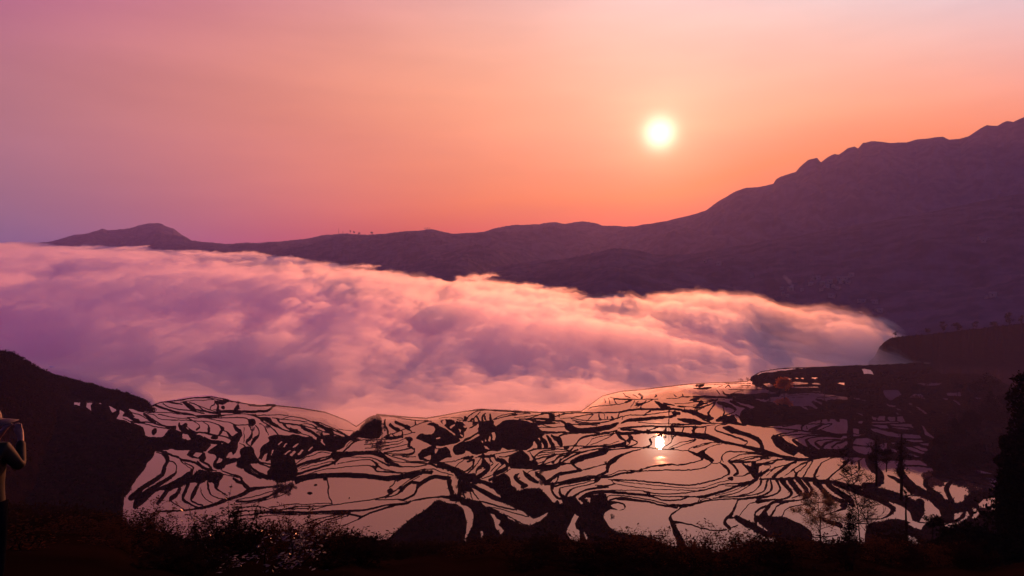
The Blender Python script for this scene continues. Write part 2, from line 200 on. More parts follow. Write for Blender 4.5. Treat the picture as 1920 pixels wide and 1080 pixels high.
TRACE = """
@130 720
P 0,-600 0,-200 230,0 360,65 500,90 670,110 860,190 875,300 835,325 760,310 700,285 660,290 700,330 740,370 790,400 820,450 700,440 830,475 850,540 860,590 950,600 1040,600 1080,560 1120,505 1200,510 1260,540 1330,530 1420,560 1480,570 1520,610 1610,660 1560,720 1530,755 1350,745 1190,745 1150,720 1090,750 990,725 955,745 960,800 870,890 860,940 760,1060 700,1160 690,1220 600,1310 600,1900 -800,1900 -800,-600
W 105,120 160,130 150,170 120,215 110,245 90,235 55,230 60,205
W 170,130 215,165 270,205 240,240 250,290 265,310 190,265 200,230 190,180
W 300,180 320,185 370,230 345,225
W 440,250 480,265 545,290 520,310 490,315 460,280
W 570,300 620,325 590,365 640,370 770,430 700,435 620,400 530,385 565,345
W 690,290 720,295 830,370 880,400 800,400 720,380 770,360 730,340
W 1270,550 1330,560 1370,620 1330,635 1270,610
8 880,200 1000,215 1100,200 1250,190 1350,160 1480,150 1600,155 1700,185 1850,185 1920,210
P 1100,205 1250,210 1290,240 1200,230 1060,215
14 950,240 1100,290 1250,320 1400,345
8 900,210 960,250 1080,280
14 1050,230 1120,270 1250,290 1400,300 1520,330
16 1280,200 1340,250 1430,290 1550,310 1700,335
12 1290,210,30 1380,270,60 1420,300,30
6 1250,205 1400,185 1620,175
12 1350,210 1450,240 1490,290 1560,310
12 1400,225 1500,265 1600,300 1690,320
10 1640,190,20 1640,230,15 1590,250 1580,290
25 1660,200,30 1680,250,30 1660,290 1700,330,20
P 1690,190 1770,195 1740,225 1700,215
P 1710,240 1750,235 1745,285 1710,270
8 1620,285 1700,290 1920,310
8 1350,350 1500,355,20 1650,355,25 1800,345,10 1920,335
12 1330,375 1550,380 1920,378,14
8 840,330 1000,325 1150,325 1300,340 1450,360,14 1600,375,20
9 880,345 960,350 1000,390 1100,410 1250,405 1400,415 1550,420 1650,450 1710,480 1740,500,25 1700,540,35 1690,570,20
9 1000,345 1080,360 1200,380 1350,385
9 1350,390 1400,420 1460,460 1470,490,25 1430,515,25
10 1500,425 1560,460 1570,510,40 1560,540,30
9 1560,385 1650,410 1800,430 1870,470 1870,510,40 1900,530,30
P 1210,450 1240,420 1250,470 1310,430 1340,470 1310,500 1380,530 1470,560 1260,540 1240,510
11 1300,440 1340,500 1400,540 1500,540 1600,570,20 1700,580,14 1800,610 1830,640
P 1580,600 1640,555 1680,590 1660,630 1600,620
10 1520,590 1600,640 1700,640 1760,660 1780,700,40
P 1540,755 1620,700 1700,650 1720,690 1770,680 1790,710 1750,740 1680,770 1600,780
12 700,330 800,350 870,390 940,410 960,430
12 840,340 930,390 1000,440 1100,480 1190,490,40
16 760,430 900,430 1050,470 1160,500
10 600,380 700,420 850,450 960,480 1130,500
30 880,400,10 960,430
P 930,500 980,490 990,530 950,590 920,550
P 1800,640 1850,630 1880,690 1840,720 1790,720
@230 830
10 370,100 450,110,12 500,150,50 510,200,45 475,260,35 460,330,50 440,370,50 330,450,60 200,540,60 100,640,80
12 360,75 430,80 520,130 600,160 680,185 800,205 870,250 960,290 1060,310
10 480,95 560,140 640,160
12 530,200 590,215 605,290 600,350,30 500,420,50 350,520,60 250,600,80
8 640,180 690,230 770,290
12 700,215 790,260 800,290,25 770,310,30
P 760,310 860,290 990,320 1120,320 1145,370 1085,450 1075,500 1030,520 1020,450 960,440 940,430 880,480 840,450 770,460 720,460 640,510 590,520 530,560 480,540 400,540 300,640 250,700 100,800 150,600 420,520 600,420
W 800,290 870,270 850,300 780,370
50 500,550 440,640 390,700,40
20 640,520,40 610,590,45 540,630,50 540,670,20 600,700,10 690,745,10
10 740,470,45 700,560,40 670,640,40 760,680 840,720 900,735
8 850,480,45 810,550,45 775,630,40 780,655,12 830,680 900,700
11 880,520 890,580 940,640 1010,675
12 955,440,20 965,540,30 1010,600 1080,625 1130,630
14 1050,510,25 1110,560 1180,590
20 370,790 550,780 800,745 1000,700,25 1100,660,30 1250,610,40 1380,570,40 1430,520,60 1600,500 1750,480
40 1340,260,60 1280,240 1400,270
10 1400,270,30 1450,320 1530,370 1640,410
11 1430,250 1500,320 1640,380
12 1120,310,15 1250,360 1330,380,30 1340,440,40 1400,500,50 1430,530,40
30 1250,400 1290,440,50 1340,450,40
8 1530,230 1660,270
10 1280,640 1500,605 1700,540 1830,490
9 1250,690 1450,670 1650,620 1830,580 1890,510 1900,470
10 1280,650 1400,655 1600,620 1800,520 1810,500
13 1250,740 1430,705 1580,710 1650,750 1750,760 1920,735
8 1640,720 1760,705 1920,680
12 1240,790,30 1400,750 1500,760 1650,765 1750,755
12 1200,830,30 1400,810 1600,780,25 1920,770,15
10 1250,870 1480,850 1640,810 1900,800
P 740,90 920,90 940,180 900,200 850,180 780,170 710,140 740,110
W 790,150 830,110 900,115 850,170
P 940,90 1050,40 1180,10 1300,20 1290,100 1230,160 1170,200 1120,290 1080,290 1010,250 1040,190 1060,130 980,120
W 1170,120 1230,105 1240,160 1170,180
W 1060,240 1080,170 1120,180 1110,210
P 1320,70 1480,50 1490,150 1550,220 1450,240 1340,230 1300,240 1280,180 1330,170 1310,110
25 870,200 960,240 1000,290
20 840,210 900,270 980,300
P 1120,290 1180,220 1300,190 1260,170 1180,190 1100,230
@410 720
6 0,185 90,190 200,195 300,220 360,250 450,262 570,262 620,255
6 60,290 250,300 400,308 550,305 590,280 620,255
P 200,230 240,230 230,290 160,300
P 0,190 90,190 90,210 0,215
8 0,345 130,350 180,335 300,345 450,350 600,350 780,355
12 0,375 280,380 330,400,20
8 0,420 100,425 190,460 220,460 340,460
30 180,470 200,500,40 260,550,40 200,600,100 170,650,90 180,720,80 100,760,40 80,830,15 0,820,12
28 0,460,10 30,490 40,520 10,570
12 0,575 100,600 150,640,30
20 0,640,10 70,660 90,700,40 0,760,50
15 60,525,8 100,540 130,590,40
10 290,340 400,360 480,400,30 560,400,60 590,450,40 650,480,40
P 330,400 400,385 420,440 400,480 340,470
12 340,470,15 380,530 370,590,40 320,640,40 310,670,15 370,710,10
14 420,470 460,520 460,570,20 400,620,50 370,680,25
12 470,410 560,470 640,530 670,570,20
8 460,450 500,460 540,530 560,570,12
4 288,490 285,660
8 230,660 300,700
P 240,740 300,700 390,710 410,770 400,830 440,870 400,900 330,900 300,950 200,900 230,870 250,830 240,780
P 550,590 640,560 750,580 870,560 950,590 1060,590 1150,650 1200,700 1350,730 1300,770 1180,750 1080,760 1000,800 900,850 860,840 720,820 600,850 540,880 470,850 440,850 470,800 460,740 490,680 550,650 570,620
W 720,710 760,670 780,665 740,710
W 820,720 870,675 900,665 860,710
W 730,790 800,740 820,745 750,800
W 800,800 850,750 870,760 820,815
W 880,790 940,740 960,750 900,805
W 1000,745 1050,700 1060,715 1010,755
W 500,820 530,790 550,770 530,870 490,860
W 590,800 610,740 625,740 600,810
W 670,680 710,640 720,650 680,690
P 590,830 700,810 850,830 870,900 900,1000 850,1060 700,1100 570,1060 530,1010 590,920
8 430,870 500,890 590,900
8 460,890 530,920 590,940
10 300,950,30 350,990 450,1040 560,1070
12 340,920 400,980 480,1020 560,1040
10 0,1000 60,1010 150,1030 240,1050
9 870,900 950,830 1060,800 1150,760 1250,780
20 870,930,30 950,890,30 1100,850 1250,810 1350,780
8 900,950 1050,880 1200,850 1300,800
10 930,960 1100,910 1290,860 1310,890
9 870,1020,20 1000,970 1150,930 1300,880 1340,830 1450,810 1600,820 1750,830 1840,880,20 1920,920
9 900,1040 1050,1000 1150,960 1250,950 1400,930 1560,915 1700,915 1750,940,30
9 1340,890 1450,870 1600,850 1720,850 1780,900,30 1760,950,30
10 1750,950 1780,985 1920,990
8 1780,930 1850,960 1920,970
14 940,1060 1050,1020 1200,1010 1400,1000 1600,1005 1750,1025 1920,1050
20 860,1080,30 960,1040 1100,1000,12
P 1250,760 1400,750 1600,750 1750,750 1850,780 1920,840 1920,880 1840,830 1700,790 1500,800 1350,830 1290,860
9 1400,750 1470,690 1540,640 1600,630 1750,625 1920,620
8 1430,700 1480,650 1550,630
8 1640,680 1780,660 1920,660
8 1650,720 1750,720 1800,700 1920,695
8 1650,750 1750,755 1850,740 1920,735
P 1160,600 1230,560 1330,590 1420,590 1500,560 1550,590 1530,630 1450,650 1400,720 1350,740 1250,740 1190,680
P 1590,470 1650,430 1700,370 1760,335 1790,370 1840,400 1830,480 1830,590 1740,610 1620,600 1570,590 1470,580 1500,540 1570,540
12 1780,370,20 1920,375
20 1870,410 1860,470,30 1910,510 1900,580,12
8 1830,600 1920,580
9 600,380 700,400 800,370 880,380 970,400 1060,430 1140,470,30 1250,510,25 1360,550 1440,580,20
10 1060,420 1200,460 1300,500 1450,580
5 1350,500 1500,520 1560,525
12 660,400,20 700,440 800,440 900,460 1000,490 1100,510 1200,540 1300,570 1430,600
7 900,460 960,445 1040,450 1100,490,20
18 640,480,30 750,520 850,550 950,560,9 1050,590,9 1150,640
20 720,440 800,500 920,530
10 750,460 850,530
9 930,480 1050,530 1120,570 1160,620,20
35 1160,570 1190,620 1250,650
6 700,400 850,410 1000,430
40 1180,480,14 1230,530 1280,560
@530 840
14 130,330 250,310 430,290 600,285 800,290 960,295 1100,315 1180,325 1280,310 1360,290 1480,290 1560,270 1680,280
18 470,310,40 500,325 515,420 515,550 550,580,14 560,620,14
P 345,405 370,390 395,405 365,425
P 265,500 300,480 345,495 310,525
14 750,550 748,560
9 0,635 150,615 260,630 400,610 560,615
12 0,690 200,650 350,655 560,640 750,610 950,590 1150,550 1220,510,30 1300,460 1400,380 1480,310 1560,285
8 100,690 200,680 350,670
8 310,700 380,680 550,640
P 1165,470 1210,435 1250,480 1210,515
14 1200,430 1260,390 1270,350 1330,310
10 1150,560 1280,530 1330,480,30 1360,440,25 1440,380 1540,320,15
12 1050,580 1200,580 1350,585 1430,555 1500,510,20 1510,430,25 1590,360,20 1680,300 1760,300,10 1850,320 1880,330
10 1460,380 1530,390
10 1300,590 1400,605
14 0,715 250,720 450,710 600,705 750,710,30 900,700,20 1050,670,20 1150,640 1380,630 1460,590 1550,580,25 1700,565,20 1920,570,20
12 0,745 250,740 550,735 650,720,40 760,730,20
14 180,890 350,810 500,770 650,740
14 340,890 450,820 600,780 700,745
8 480,850 620,800 750,750
14 750,740 880,780
11 650,890 800,840 880,790 1000,720 1150,670 1250,640
35 1880,330,30 1850,370,20 1890,430 1910,520 1910,560
10 1010,130 1070,190,50 1040,230,30 1060,260 1200,270 1350,285
10 1060,190 1130,240 1250,265 1460,285
9 1120,170 1200,190 1350,210 1500,205 1620,190
35 1100,50 1150,100 1250,190 1350,210,15
12 1130,60 1280,110 1420,150 1620,170
8 1150,90 1260,160 1400,160 1640,180
10 1460,290 1550,240 1700,230
P 1510,70 1560,30 1600,0 1700,0 1700,50 1640,110 1640,150 1560,120
P 1650,130 1690,60 1750,0 1840,0 1890,80 1820,110 1760,150 1690,150
50 1640,170,20 1750,190 1850,230 1920,250
12 1700,230 1800,270 1920,300
8 1150,60 1350,70 1450,60 1490,30 1480,0
6 1350,95 1500,95
@720 720
10 0,375 150,385 250,400 350,415 450,415 530,435
10 350,420 360,460 320,485
35 130,435 200,460 280,495
35 70,460 120,500 170,520
20 0,480 40,510,30 45,570,12
9 0,585 60,570 150,540 240,510 330,480 420,450 500,430
9 70,560 130,590 200,580 300,550 350,545
9 200,520 210,600,20
8 240,505 300,520 310,540
P 460,470 530,435 600,460 700,500 780,560 850,620 870,650 720,690 640,700 540,690 450,650 380,620 350,610 380,580 430,550 470,575 550,560 580,520 560,480
W 580,610 630,595 640,605 590,620
P 225,600 310,590 325,630 290,650 240,620
9 0,595 100,590 220,590
8 0,625 100,625 200,600
10 0,660 100,655 200,630 240,610
10 0,695 100,680 180,670 220,640
8 0,730 100,720 270,680 300,650
8 0,770 150,750 300,720
8 300,710,20 350,740 340,780 260,800 100,800
30 290,650 280,700
P 390,790 450,740 530,690 580,680 590,730 640,720 700,700 740,740 780,820 700,830 600,870 510,860 450,850 390,840
W 570,725 610,735 590,770 570,785
W 450,830 530,800 530,830 500,870
W 690,690 720,690 770,700 760,730 780,760 790,800 760,805 740,740
P 620,400 660,450 720,500 760,520 800,580 860,620 900,600 900,560 930,520 930,480 880,440 800,410 740,395
W 660,420 690,400 700,440 670,470
W 760,530 800,540 820,580 790,575
W 830,500 870,520 860,550
W 740,480 790,450 800,460 750,500
W 780,410 810,415 800,440
W 890,480 930,470 920,500 900,500
W 850,560 890,580 880,600
8 620,385 700,370 800,380 890,385
8 820,400 900,410 950,370
25 910,370 940,385
8 890,440 950,360 1020,310 1100,290 1250,300 1400,310 1600,320 1800,315 1920,325
6 980,350 1030,300 1150,285
12 1080,315 1010,380,12 950,440,10
25 1140,330,10 1100,360 1110,410,20
12 1050,370,20 1080,430,20
25 1130,360 1140,400
25 1190,340,20 1200,400,30
12 1010,390,20 1020,430,20 960,510,8
8 890,430 1050,440 1200,410 1280,390 1400,360 1500,350
9 1240,390 1350,340 1480,330
8 1350,370 1450,340 1650,330
8 1460,380 1600,370 1700,350 1800,340
9 1520,395 1640,390 1780,330
P 1080,440 1150,420 1250,410 1230,460 1260,470 1330,420 1400,400 1500,400 1600,410 1700,450 1760,510 1810,550 1780,600 1720,610 1680,650 1680,700 1600,750 1500,750 1460,730 1400,745 1340,715 1300,760 1200,750 1100,790 1010,800 940,750 900,790 830,800 790,790 770,720 800,680 880,650 920,600 1000,560 1060,510
W 1240,450 1290,410 1320,415 1260,470
W 1215,550 1250,550 1250,630 1220,630
W 1180,580 1200,600 1200,650 1175,640
W 1140,610 1155,640 1140,650
W 1085,640 1115,640 1110,665
W 1115,685 1150,695 1200,740 1140,725
W 1330,715 1400,745 1310,755
W 900,650 980,610 1060,560 1080,580 1000,620 920,650
W 900,615 980,560 1060,520 1060,540 980,590
W 910,570 990,520 1040,510 960,570
W 960,470 1010,470 980,510
20 980,500 1060,450
10 1640,400 1750,450 1920,490
30 1740,450 1840,430 1920,440,20
25 1600,400,15 1720,390 1850,400 1920,390
14 1800,540 1920,545
18 1780,330 1900,340
40 1880,330,20 1880,360
50 1700,620,30 1750,660 1750,710
60 1760,610,30 1820,680 1810,720,30
50 1830,590,20 1890,660 1900,720
8 1820,560 1920,560
14 1620,755 1750,725 1920,720
10 1640,760 1660,800 1700,850,40
8 1690,840 1710,790 1780,750 1920,740
8 1730,810 1920,780
8 1720,900 1800,870 1850,830 1920,800
P 1400,820 1450,780 1560,760 1620,820 1640,880 1730,890 1730,920 1650,940 1560,940 1430,930 1400,880
W 1590,870 1620,870 1610,920 1590,915
W 1560,830 1580,830 1600,870 1590,880
8 1720,920 1820,900 1920,860
9 1500,750 1350,770 1200,800 1100,810 1020,830
P 900,790 1010,800 1000,840 940,830
W 920,750 960,760 1000,800 960,820 920,820
9 630,885 760,880 850,850 950,820
9 800,935 870,870 950,830
20 900,850 1000,850 1010,900 960,960 880,990,8
20 940,880 1010,860
10 1110,790 1080,850 1000,950 930,1010
30 1120,800 1110,850 1150,900
P 1100,850 1180,870 1200,930 1150,960 1080,960 1020,1000 1030,950 1090,900
W 1090,945 1130,940 1120,960
W 1180,880 1210,890 1200,910
12 1200,790 1180,850 1240,870 1200,900
12 1240,800 1260,850 1330,840
20 1280,830 1350,880 1380,930
20 1340,850 1400,900
14 1440,790 1370,820 1300,820
14 1200,960 1290,880
14 1260,970 1340,900
12 1380,930 1250,990 1100,1050
12 1160,960 1100,1000 1000,1060
10 1040,990 1000,1050
10 1420,940 1350,980 1180,1070
P 0,820 50,840 100,880 180,900 150,930 60,900 0,870
30 480,860,16 600,890,40 720,930,60 820,970,60
W 550,925 580,935 570,945
W 600,930 650,945 630,955
W 660,945 710,960 690,975
W 540,890 600,905 590,915
W 720,965 760,980 740,990
P 780,960 870,960 930,1010 1000,1000 1040,1020 1000,1060 900,1080 840,1060 790,1020
W 1700,960 1600,1080 1590,1080 1680,950
10 250,870 500,870
12 0,980 150,1000 300,990 450,960 560,950
14 0,1040 150,1040 300,1000 450,980 550,980
12 120,1080 180,1040
12 290,1080 420,1000
@820 840
P -10,590 60,630 200,650 290,700 320,780 340,860 310,960 290,1100 -700,1100 -600,1080 -300,820 -100,680
P 0,550 200,560 330,575 470,600 510,640 600,690 680,730 760,760 850,820 960,870 1030,860 1200,800 1300,680 1340,640 1420,560 1500,580 1560,540 1620,560 1680,600 1760,640 1830,600 1800,530 1840,510 1900,540 1920,580 1880,640 1850,740 1900,850 1960,900 2050,960 2300,1000 2300,1700 300,1700 320,970 380,920 410,760 370,700 270,670 230,610 0,570
W 590,760 640,770 660,810 710,830 690,870 750,910 720,950 740,1010 710,1010 700,930 660,900 640,820
W 480,940 510,940 510,1000 530,1040 500,1040
W 1540,780 1590,800 1550,870 1560,900 1600,930 1600,1050 1500,1020 1450,940 1490,870
W 1640,940 1670,960 1700,1040 1670,1030
W 1700,920 1760,980 1820,1050 1800,1070 1740,1000
W 1870,740 1890,730 1920,700 1920,850 1890,800
W 1640,550 1600,570 1590,590 1640,640 1625,655 1540,560 1540,545
W 1350,620 1390,620 1410,670 1380,680
W 820,535 900,525 860,590 830,580
W 905,545 1000,490 1000,560 930,575
40 120,310,16 150,380 140,450 180,540
9 450,370 330,340 320,345
30 240,400 240,450 250,500 240,560
20 290,470 310,560
16 370,480 390,570
16 380,440 420,520 470,580
P 210,290 240,260 330,290 430,290 430,320 330,330 400,440 410,480 340,470 240,470 220,400 240,340
W 250,360 270,350 275,380
9 470,600 600,630 750,680 890,700
9 590,680 700,690 800,730 1030,780
9 700,740 800,770 900,830 1000,870
14 320,350 450,430 600,550 700,590
8 340,370 500,460 620,540 720,600
14 330,340 500,350,30 650,440,60 700,520,60
W 500,410 560,420 600,460 560,455
P 610,330 700,280 780,260 820,340 830,430 890,470 900,520 1000,480 1040,490 1160,480 1180,520 1300,650 1340,700 1100,800 1040,780 1000,730 880,690 720,610 690,500 620,400
P 790,100 850,60 950,20 1000,60 1040,100 1040,150 1110,120 1140,180 1080,210 960,215 830,200
50 920,270,12 870,300 890,350 960,420 1010,440 960,460
60 960,240,12 1010,300 1080,370 1130,400,40
60 1100,260,20 1140,310 1200,350 1210,430,30
12 1210,420 1280,360 1330,290 1450,270 1620,240
10 1230,380 1310,330 1350,290 1400,270
10 1230,440 1330,410 1360,330,25 1360,300
9 1000,220 1150,210 1300,190 1370,170 1450,70 1600,40 1920,5
9 1020,270 1050,240 1150,230 1350,210 1380,180
11 1110,260 1200,240 1340,220
9 1380,170 1500,170
16 1500,150 1530,120,10 1650,90,9
22 1500,160 1570,230
9 1650,80 1780,60 1920,30
9 1180,190 1230,120 1350,70
14 1290,170 1340,120 1450,70 1620,50,8
9 1130,200 1180,190
9 1620,245 1700,215 1920,180
10 1230,430 1400,380 1600,330 1750,310 1920,320
9 1500,360 1700,310
20 1210,440 1290,440,10 1400,400,9 1600,350 1720,330
30 1280,440,14 1280,510 1330,590 1380,620
40 1380,450,14 1370,510 1420,580
10 1380,450 1500,420 1640,390 1750,350 1920,330
20 1450,560,30 1500,480 1620,440,9 1760,410 1830,350
20 1520,580,30 1620,500,10 1750,460 1920,440
30 1600,590 1700,500,10 1900,490
14 1690,530 1800,530
10 1820,300 1920,250
8 1780,430 1920,430
20 1920,190 1900,220
@1000 700
10 0,440 100,435 250,440 400,450 540,440 700,445 900,440 980,440
16 980,440 1050,420 1200,405 1350,405 1500,400
6 620,410 630,380 750,370 900,360 1000,345 1080,310
25 1040,330 1100,305
8 860,270 950,290 1100,295 1250,295 1400,300
8 850,280 860,350
12 900,290 920,330 940,350
6 800,290 810,330
12 1010,220 1040,260 1090,280
14 1120,240 1170,270
30 1190,235 1230,255 1220,280
10 1370,240 1385,260,25 1360,270
14 1580,240 1610,265
14 1680,240 1685,270 1750,275
8 1500,290 1620,290 1680,260 1920,290
30 1360,320,14 1420,350,50 1470,390,50 1530,390,20
30 1470,350 1590,370,12
8 1100,390 1120,340 1140,310
8 1150,360 1180,320
12 1200,400 1220,370 1270,310
6 1140,340 1200,350 1260,330
8 1160,390 1240,350 1330,310
7 1140,370 1190,370
P 1740,320 1790,290 1860,290 1800,320
W 1770,305 1810,300 1790,312
10 1620,380 1750,385 1920,390
8 1590,350 1700,350 1830,330 1920,330
10 1830,380 1900,320
25 1640,380 1690,385
10 1240,470 1320,420
8 1500,400 1620,400 1700,430,20 1800,430,40 1900,480,50
8 1700,400 1705,430
8 1820,400 1810,430
8 1600,400 1590,430
12 1100,470 1250,475 1400,450 1560,430
40 1570,445 1640,450
9 1000,520 1010,480 1100,465
70 990,560,20 1060,530,40 1200,520,45 1400,500,40 1540,490,20
30 1600,470 1540,490
P 1600,505 1700,500 1780,505 1850,540 1890,565 1800,565 1700,550 1640,530
8 1180,550 1350,570 1500,570 1640,565
8 1540,570 1700,570 1900,570
9 950,620 1100,600 1280,590 1500,600 1700,595 1920,600
8 1540,590 1700,580 1880,575
3 1525,400 1525,560
70 400,600,100 450,640,70 600,640,60 750,620,70 880,600,60 950,560,30
8 440,570 600,575 720,580
35 290,530,14 340,550 390,590
20 0,540 150,545 200,530 290,540
10 0,560 150,570 300,560
8 40,600 200,610 380,600
10 100,670 250,665 400,665 600,670 800,670 950,640
50 0,600,100 60,660 110,680,40
10 0,515 150,520 200,500 300,470 350,455
20 190,460 190,490,30
30 230,470 230,485
12 290,460 290,490
8 0,495 80,460
8 300,510 450,500 600,460 680,460
8 430,510 550,530 700,530 820,520
8 440,530 560,550 700,560 850,540 950,500
8 470,550 600,570 750,565
8 600,540 680,460
10 740,450 740,510,20 760,515
10 800,460 800,510
20 835,490 830,510
20 885,490 890,500
14 970,450 950,510
10 820,520 950,510 1000,480
30 990,630 1100,640 1250,655,12
8 1000,630 1150,600 1350,590
8 1290,640 1400,600
25 1280,640 1290,655
40 1250,650,16 1450,660,25 1650,670 1800,700 1920,710,40
30 1490,620 1480,660
45 1550,600 1570,640
16 1690,610 1670,670
30 1830,610,14 1800,650 1810,700,40
8 100,690 200,675 450,680 700,680 850,670 940,650
60 0,730,30 50,770 70,820,40
60 80,710,20 130,770 150,820,25
60 150,700,16 200,770 220,820,22
60 210,705,30 290,770 310,810,30
30 240,715,12 310,730,30 320,790
8 280,715 340,685 450,680
9 470,805 520,720 700,690 900,680
9 600,800 640,770 670,720 870,700 905,680,25
9 640,800 800,750 960,660
35 940,670 980,730,45 1040,775,20
9 1040,780 960,810 800,820
8 960,770 880,800 780,810
60 1070,690,20 1100,710 1080,750,50
8 1060,750,30 1100,770,16 1060,810,8 980,830
18 1110,740 1180,775 1150,800,9 1050,830
8 960,665 1080,665 1200,660
8 1300,740 1340,710,8 1440,680
28 1310,740 1335,790,25 1300,830,9 1240,850
22 1450,680,8 1430,740,25 1430,790,20 1380,840,9
14 1600,690 1560,740 1540,800 1440,850,8
9 1820,740 1700,770 1640,780 1520,860
9 1830,740 1800,770 1680,810 1540,870
9 1720,770 1830,740
12 0,850 150,840 300,830 450,815 600,825,16 800,830,12 1000,830 1200,845
8 0,850 150,850 350,855 430,880
9 470,805 420,870 350,880
35 360,840 390,830
25 520,850,10 560,840,18 700,830 780,830
9 740,870 850,855 1100,845 1300,850 1500,875 1740,885
9 430,980 500,930 700,890 850,855
35 1190,875,8 1100,890,20 1000,920,30 920,960,60 850,1000,50 830,1070,35
9 580,1080 750,1030 850,1005
25 430,990,20 470,1050 520,1080
9 290,1010 420,1010
9 750,860 500,890 300,1010 270,1040
20 220,1010 290,920,14 400,890,9 500,860
9 40,960 250,910 400,900
10 20,970 40,900 150,885 430,880
10 50,1050 130,1000 150,940 250,920
9 300,990 350,950 440,900
25 310,970 280,1030
9 0,1060 120,1030 280,1030
9 0,1080 250,1050 300,1020
9 1740,885 1760,850 1920,790
35 1740,885,16 1850,930 1900,950
30 1920,890 1890,890 1900,970
10 1200,1080 1350,1050 1500,1040 1700,1030 1900,980
12 460,805 460,820
@1120 840
9 0,305 80,270 120,230,25 110,200,25
30 110,190,20 200,130,60 240,100,25 370,55,12 500,20,9
9 0,200 100,180
9 20,300 100,310 170,300 210,270 270,258 440,255 550,220 700,195 800,185 920,200 1050,180 1170,140
35 1180,130 1190,100
14 0,330 150,325 250,285 400,268 550,255 800,250 1050,255 1200,235 1280,190 1290,165
14 1020,45 1130,80,30 1200,110,25 1290,155,12
30 1160,60 1230,90 1300,140,30
9 1160,50 1240,20
8 1300,180 1380,180 1400,120 1400,80 1470,40 1600,40 1800,50
9 1470,150 1550,90 1640,65 1800,65 1920,75
9 1480,150 1600,130 1730,90 1850,95 1920,110,20
9 1500,165 1650,150 1780,150 1870,110,20
35 1380,175,14 1430,210 1490,270 1480,300,25
9 1480,300 1400,345 1280,370 1180,395 1050,410 950,405 800,390 500,360 300,350 120,350
35 1480,160,12 1530,200,30 1580,260 1580,290 1530,320,9
9 1540,325 1640,325 1690,300,30 1740,290
50 1470,350,20 1510,350
9 1480,370 1350,390 1250,430 1150,450 1000,440 800,420 600,400 430,385
9 150,350 280,370 420,388
40 1630,165,12 1680,210,30 1730,250,80 1770,300,80 1790,345,50
P 1680,165 1780,160 1810,200 1820,180 1880,200 1830,330 1760,360 1700,250
W 1690,165 1740,170 1730,205 1700,195
W 1820,200 1860,190 1870,240 1810,290
12 1790,350,30 1730,390,30 1650,400,12 1500,405 1400,410 1280,450 1150,480 1100,480
9 1440,430 1560,430 1700,400
9 210,400 400,430 600,450 800,460 1000,465 1100,480
9 150,350 190,400
10 0,445 100,425 200,400
9 1140,470 1250,460 1350,430
9 0,490 60,480 320,480 400,470 500,480 600,500 750,510 900,510 1100,485
14 20,520 70,495,20 250,500,18 450,520 560,525 700,540 850,545 1000,545 1100,545
9 520,490 600,530 640,540
9 560,525 700,575 800,590 900,585 970,570 1030,540
16 1100,550,10 1180,545,30 1350,500,20 1450,475 1560,430 1700,380,9
9 1100,550 1160,560 1130,610
9 1160,590 1220,560 1280,570 1250,590
9 1330,530 1500,490 1600,450 1700,400 1790,360
9 1370,540 1550,510 1650,460 1800,350
14 1300,560 1400,550 1560,545,20 1700,540 1850,510 1900,470 1905,380,30 1920,350
12 1560,540 1720,510 1800,460 1840,400,25 1840,350,20
30 1840,350,12 1830,310,8 1890,270 1920,250
10 100,570 130,540 200,530 400,550 600,580 750,620 850,650
14 130,590 200,570 270,565,40 400,580,25 600,600 700,640 900,660
14 800,640 1000,640,25 1120,615 1250,585 1400,570 1650,570
9 1650,570 1800,555 1920,545
14 940,655 1050,640 1100,620
9 1650,565 1800,550 1920,520
20 950,655,14 880,710,20 820,750,25 825,810,45 860,880,60 910,980,80 960,1080,90
14 860,830,40 930,830,18 1050,850 1200,890 1330,905 1450,895
30 1580,580,16 1540,680,25 1500,750,30 1440,780,30 1430,820,40 1490,880,40
12 1510,870 1580,850
10 1480,770 1540,775
9 1920,605 1750,615 1690,650 1640,710 1580,770
70 1560,770,50 1650,820 1800,890 1960,960,80
25 1920,655,14 1790,710,14 1760,750,25 1830,830,50 1900,900,60
P 1830,760 1920,700 1920,900 1840,830
W 90,540 70,600 60,520
P 0,530 60,505 110,550 100,600 220,600 310,620 325,670 280,705 180,695 140,690 60,740 90,800 150,880 300,950 560,970 800,1080 800,1400 -100,1400 -100,520
W 150,640 230,620 300,640 300,680 240,700 170,670
@1300 700
10 0,130 100,120 250,115 400,100 640,95
30 0,165,10 100,165,35 200,150,20
8 60,140 120,120
8 270,150 330,125
8 360,150 400,110,20 420,150
12 400,175 650,185 800,180
30 260,185,6 300,240,8
40 420,240,14 500,245 600,255,16 750,245,25 820,240
8 430,240 500,200 560,195
30 330,200,10 350,240,25 420,260,35
10 0,265 150,260 350,270 480,275
8 0,290 150,285 250,300 350,300
8 0,320 100,315 220,305 280,285
8 0,370 100,350 180,320 250,300
8 20,310 90,330 160,345
8 0,395 150,370 260,310
8 30,420 130,380 200,350 250,330
20 280,330,35 350,350,50 440,380,40 480,410,25
12 480,410 440,450 340,470
15 330,370 350,430 330,480
25 240,350 200,400,14 170,440
60 0,440,40 80,480,50 180,500,60 220,500,30
40 160,440,20 180,480
70 420,320,30 500,350,60 600,370,60 670,400,50
60 520,300,40 600,290,50 700,320,70 800,360,70
20 560,275,12 700,270 830,270
9 820,260 1000,260 1200,270 1400,270 1600,260
8 850,215 1000,210 1200,200 1400,210 1500,230
8 850,240 1100,240 1300,235
8 1050,180 1250,160 1400,190
40 930,310,10 970,350,30 1020,400,60
40 990,290,10 1020,350,40 1080,400,60
50 1050,300,14 1120,370 1250,420,70
50 1150,300,30 1200,330 1300,390 1360,420,70
50 1290,300,30 1370,340 1430,380,60
60 1380,290,20 1500,340 1600,400,80
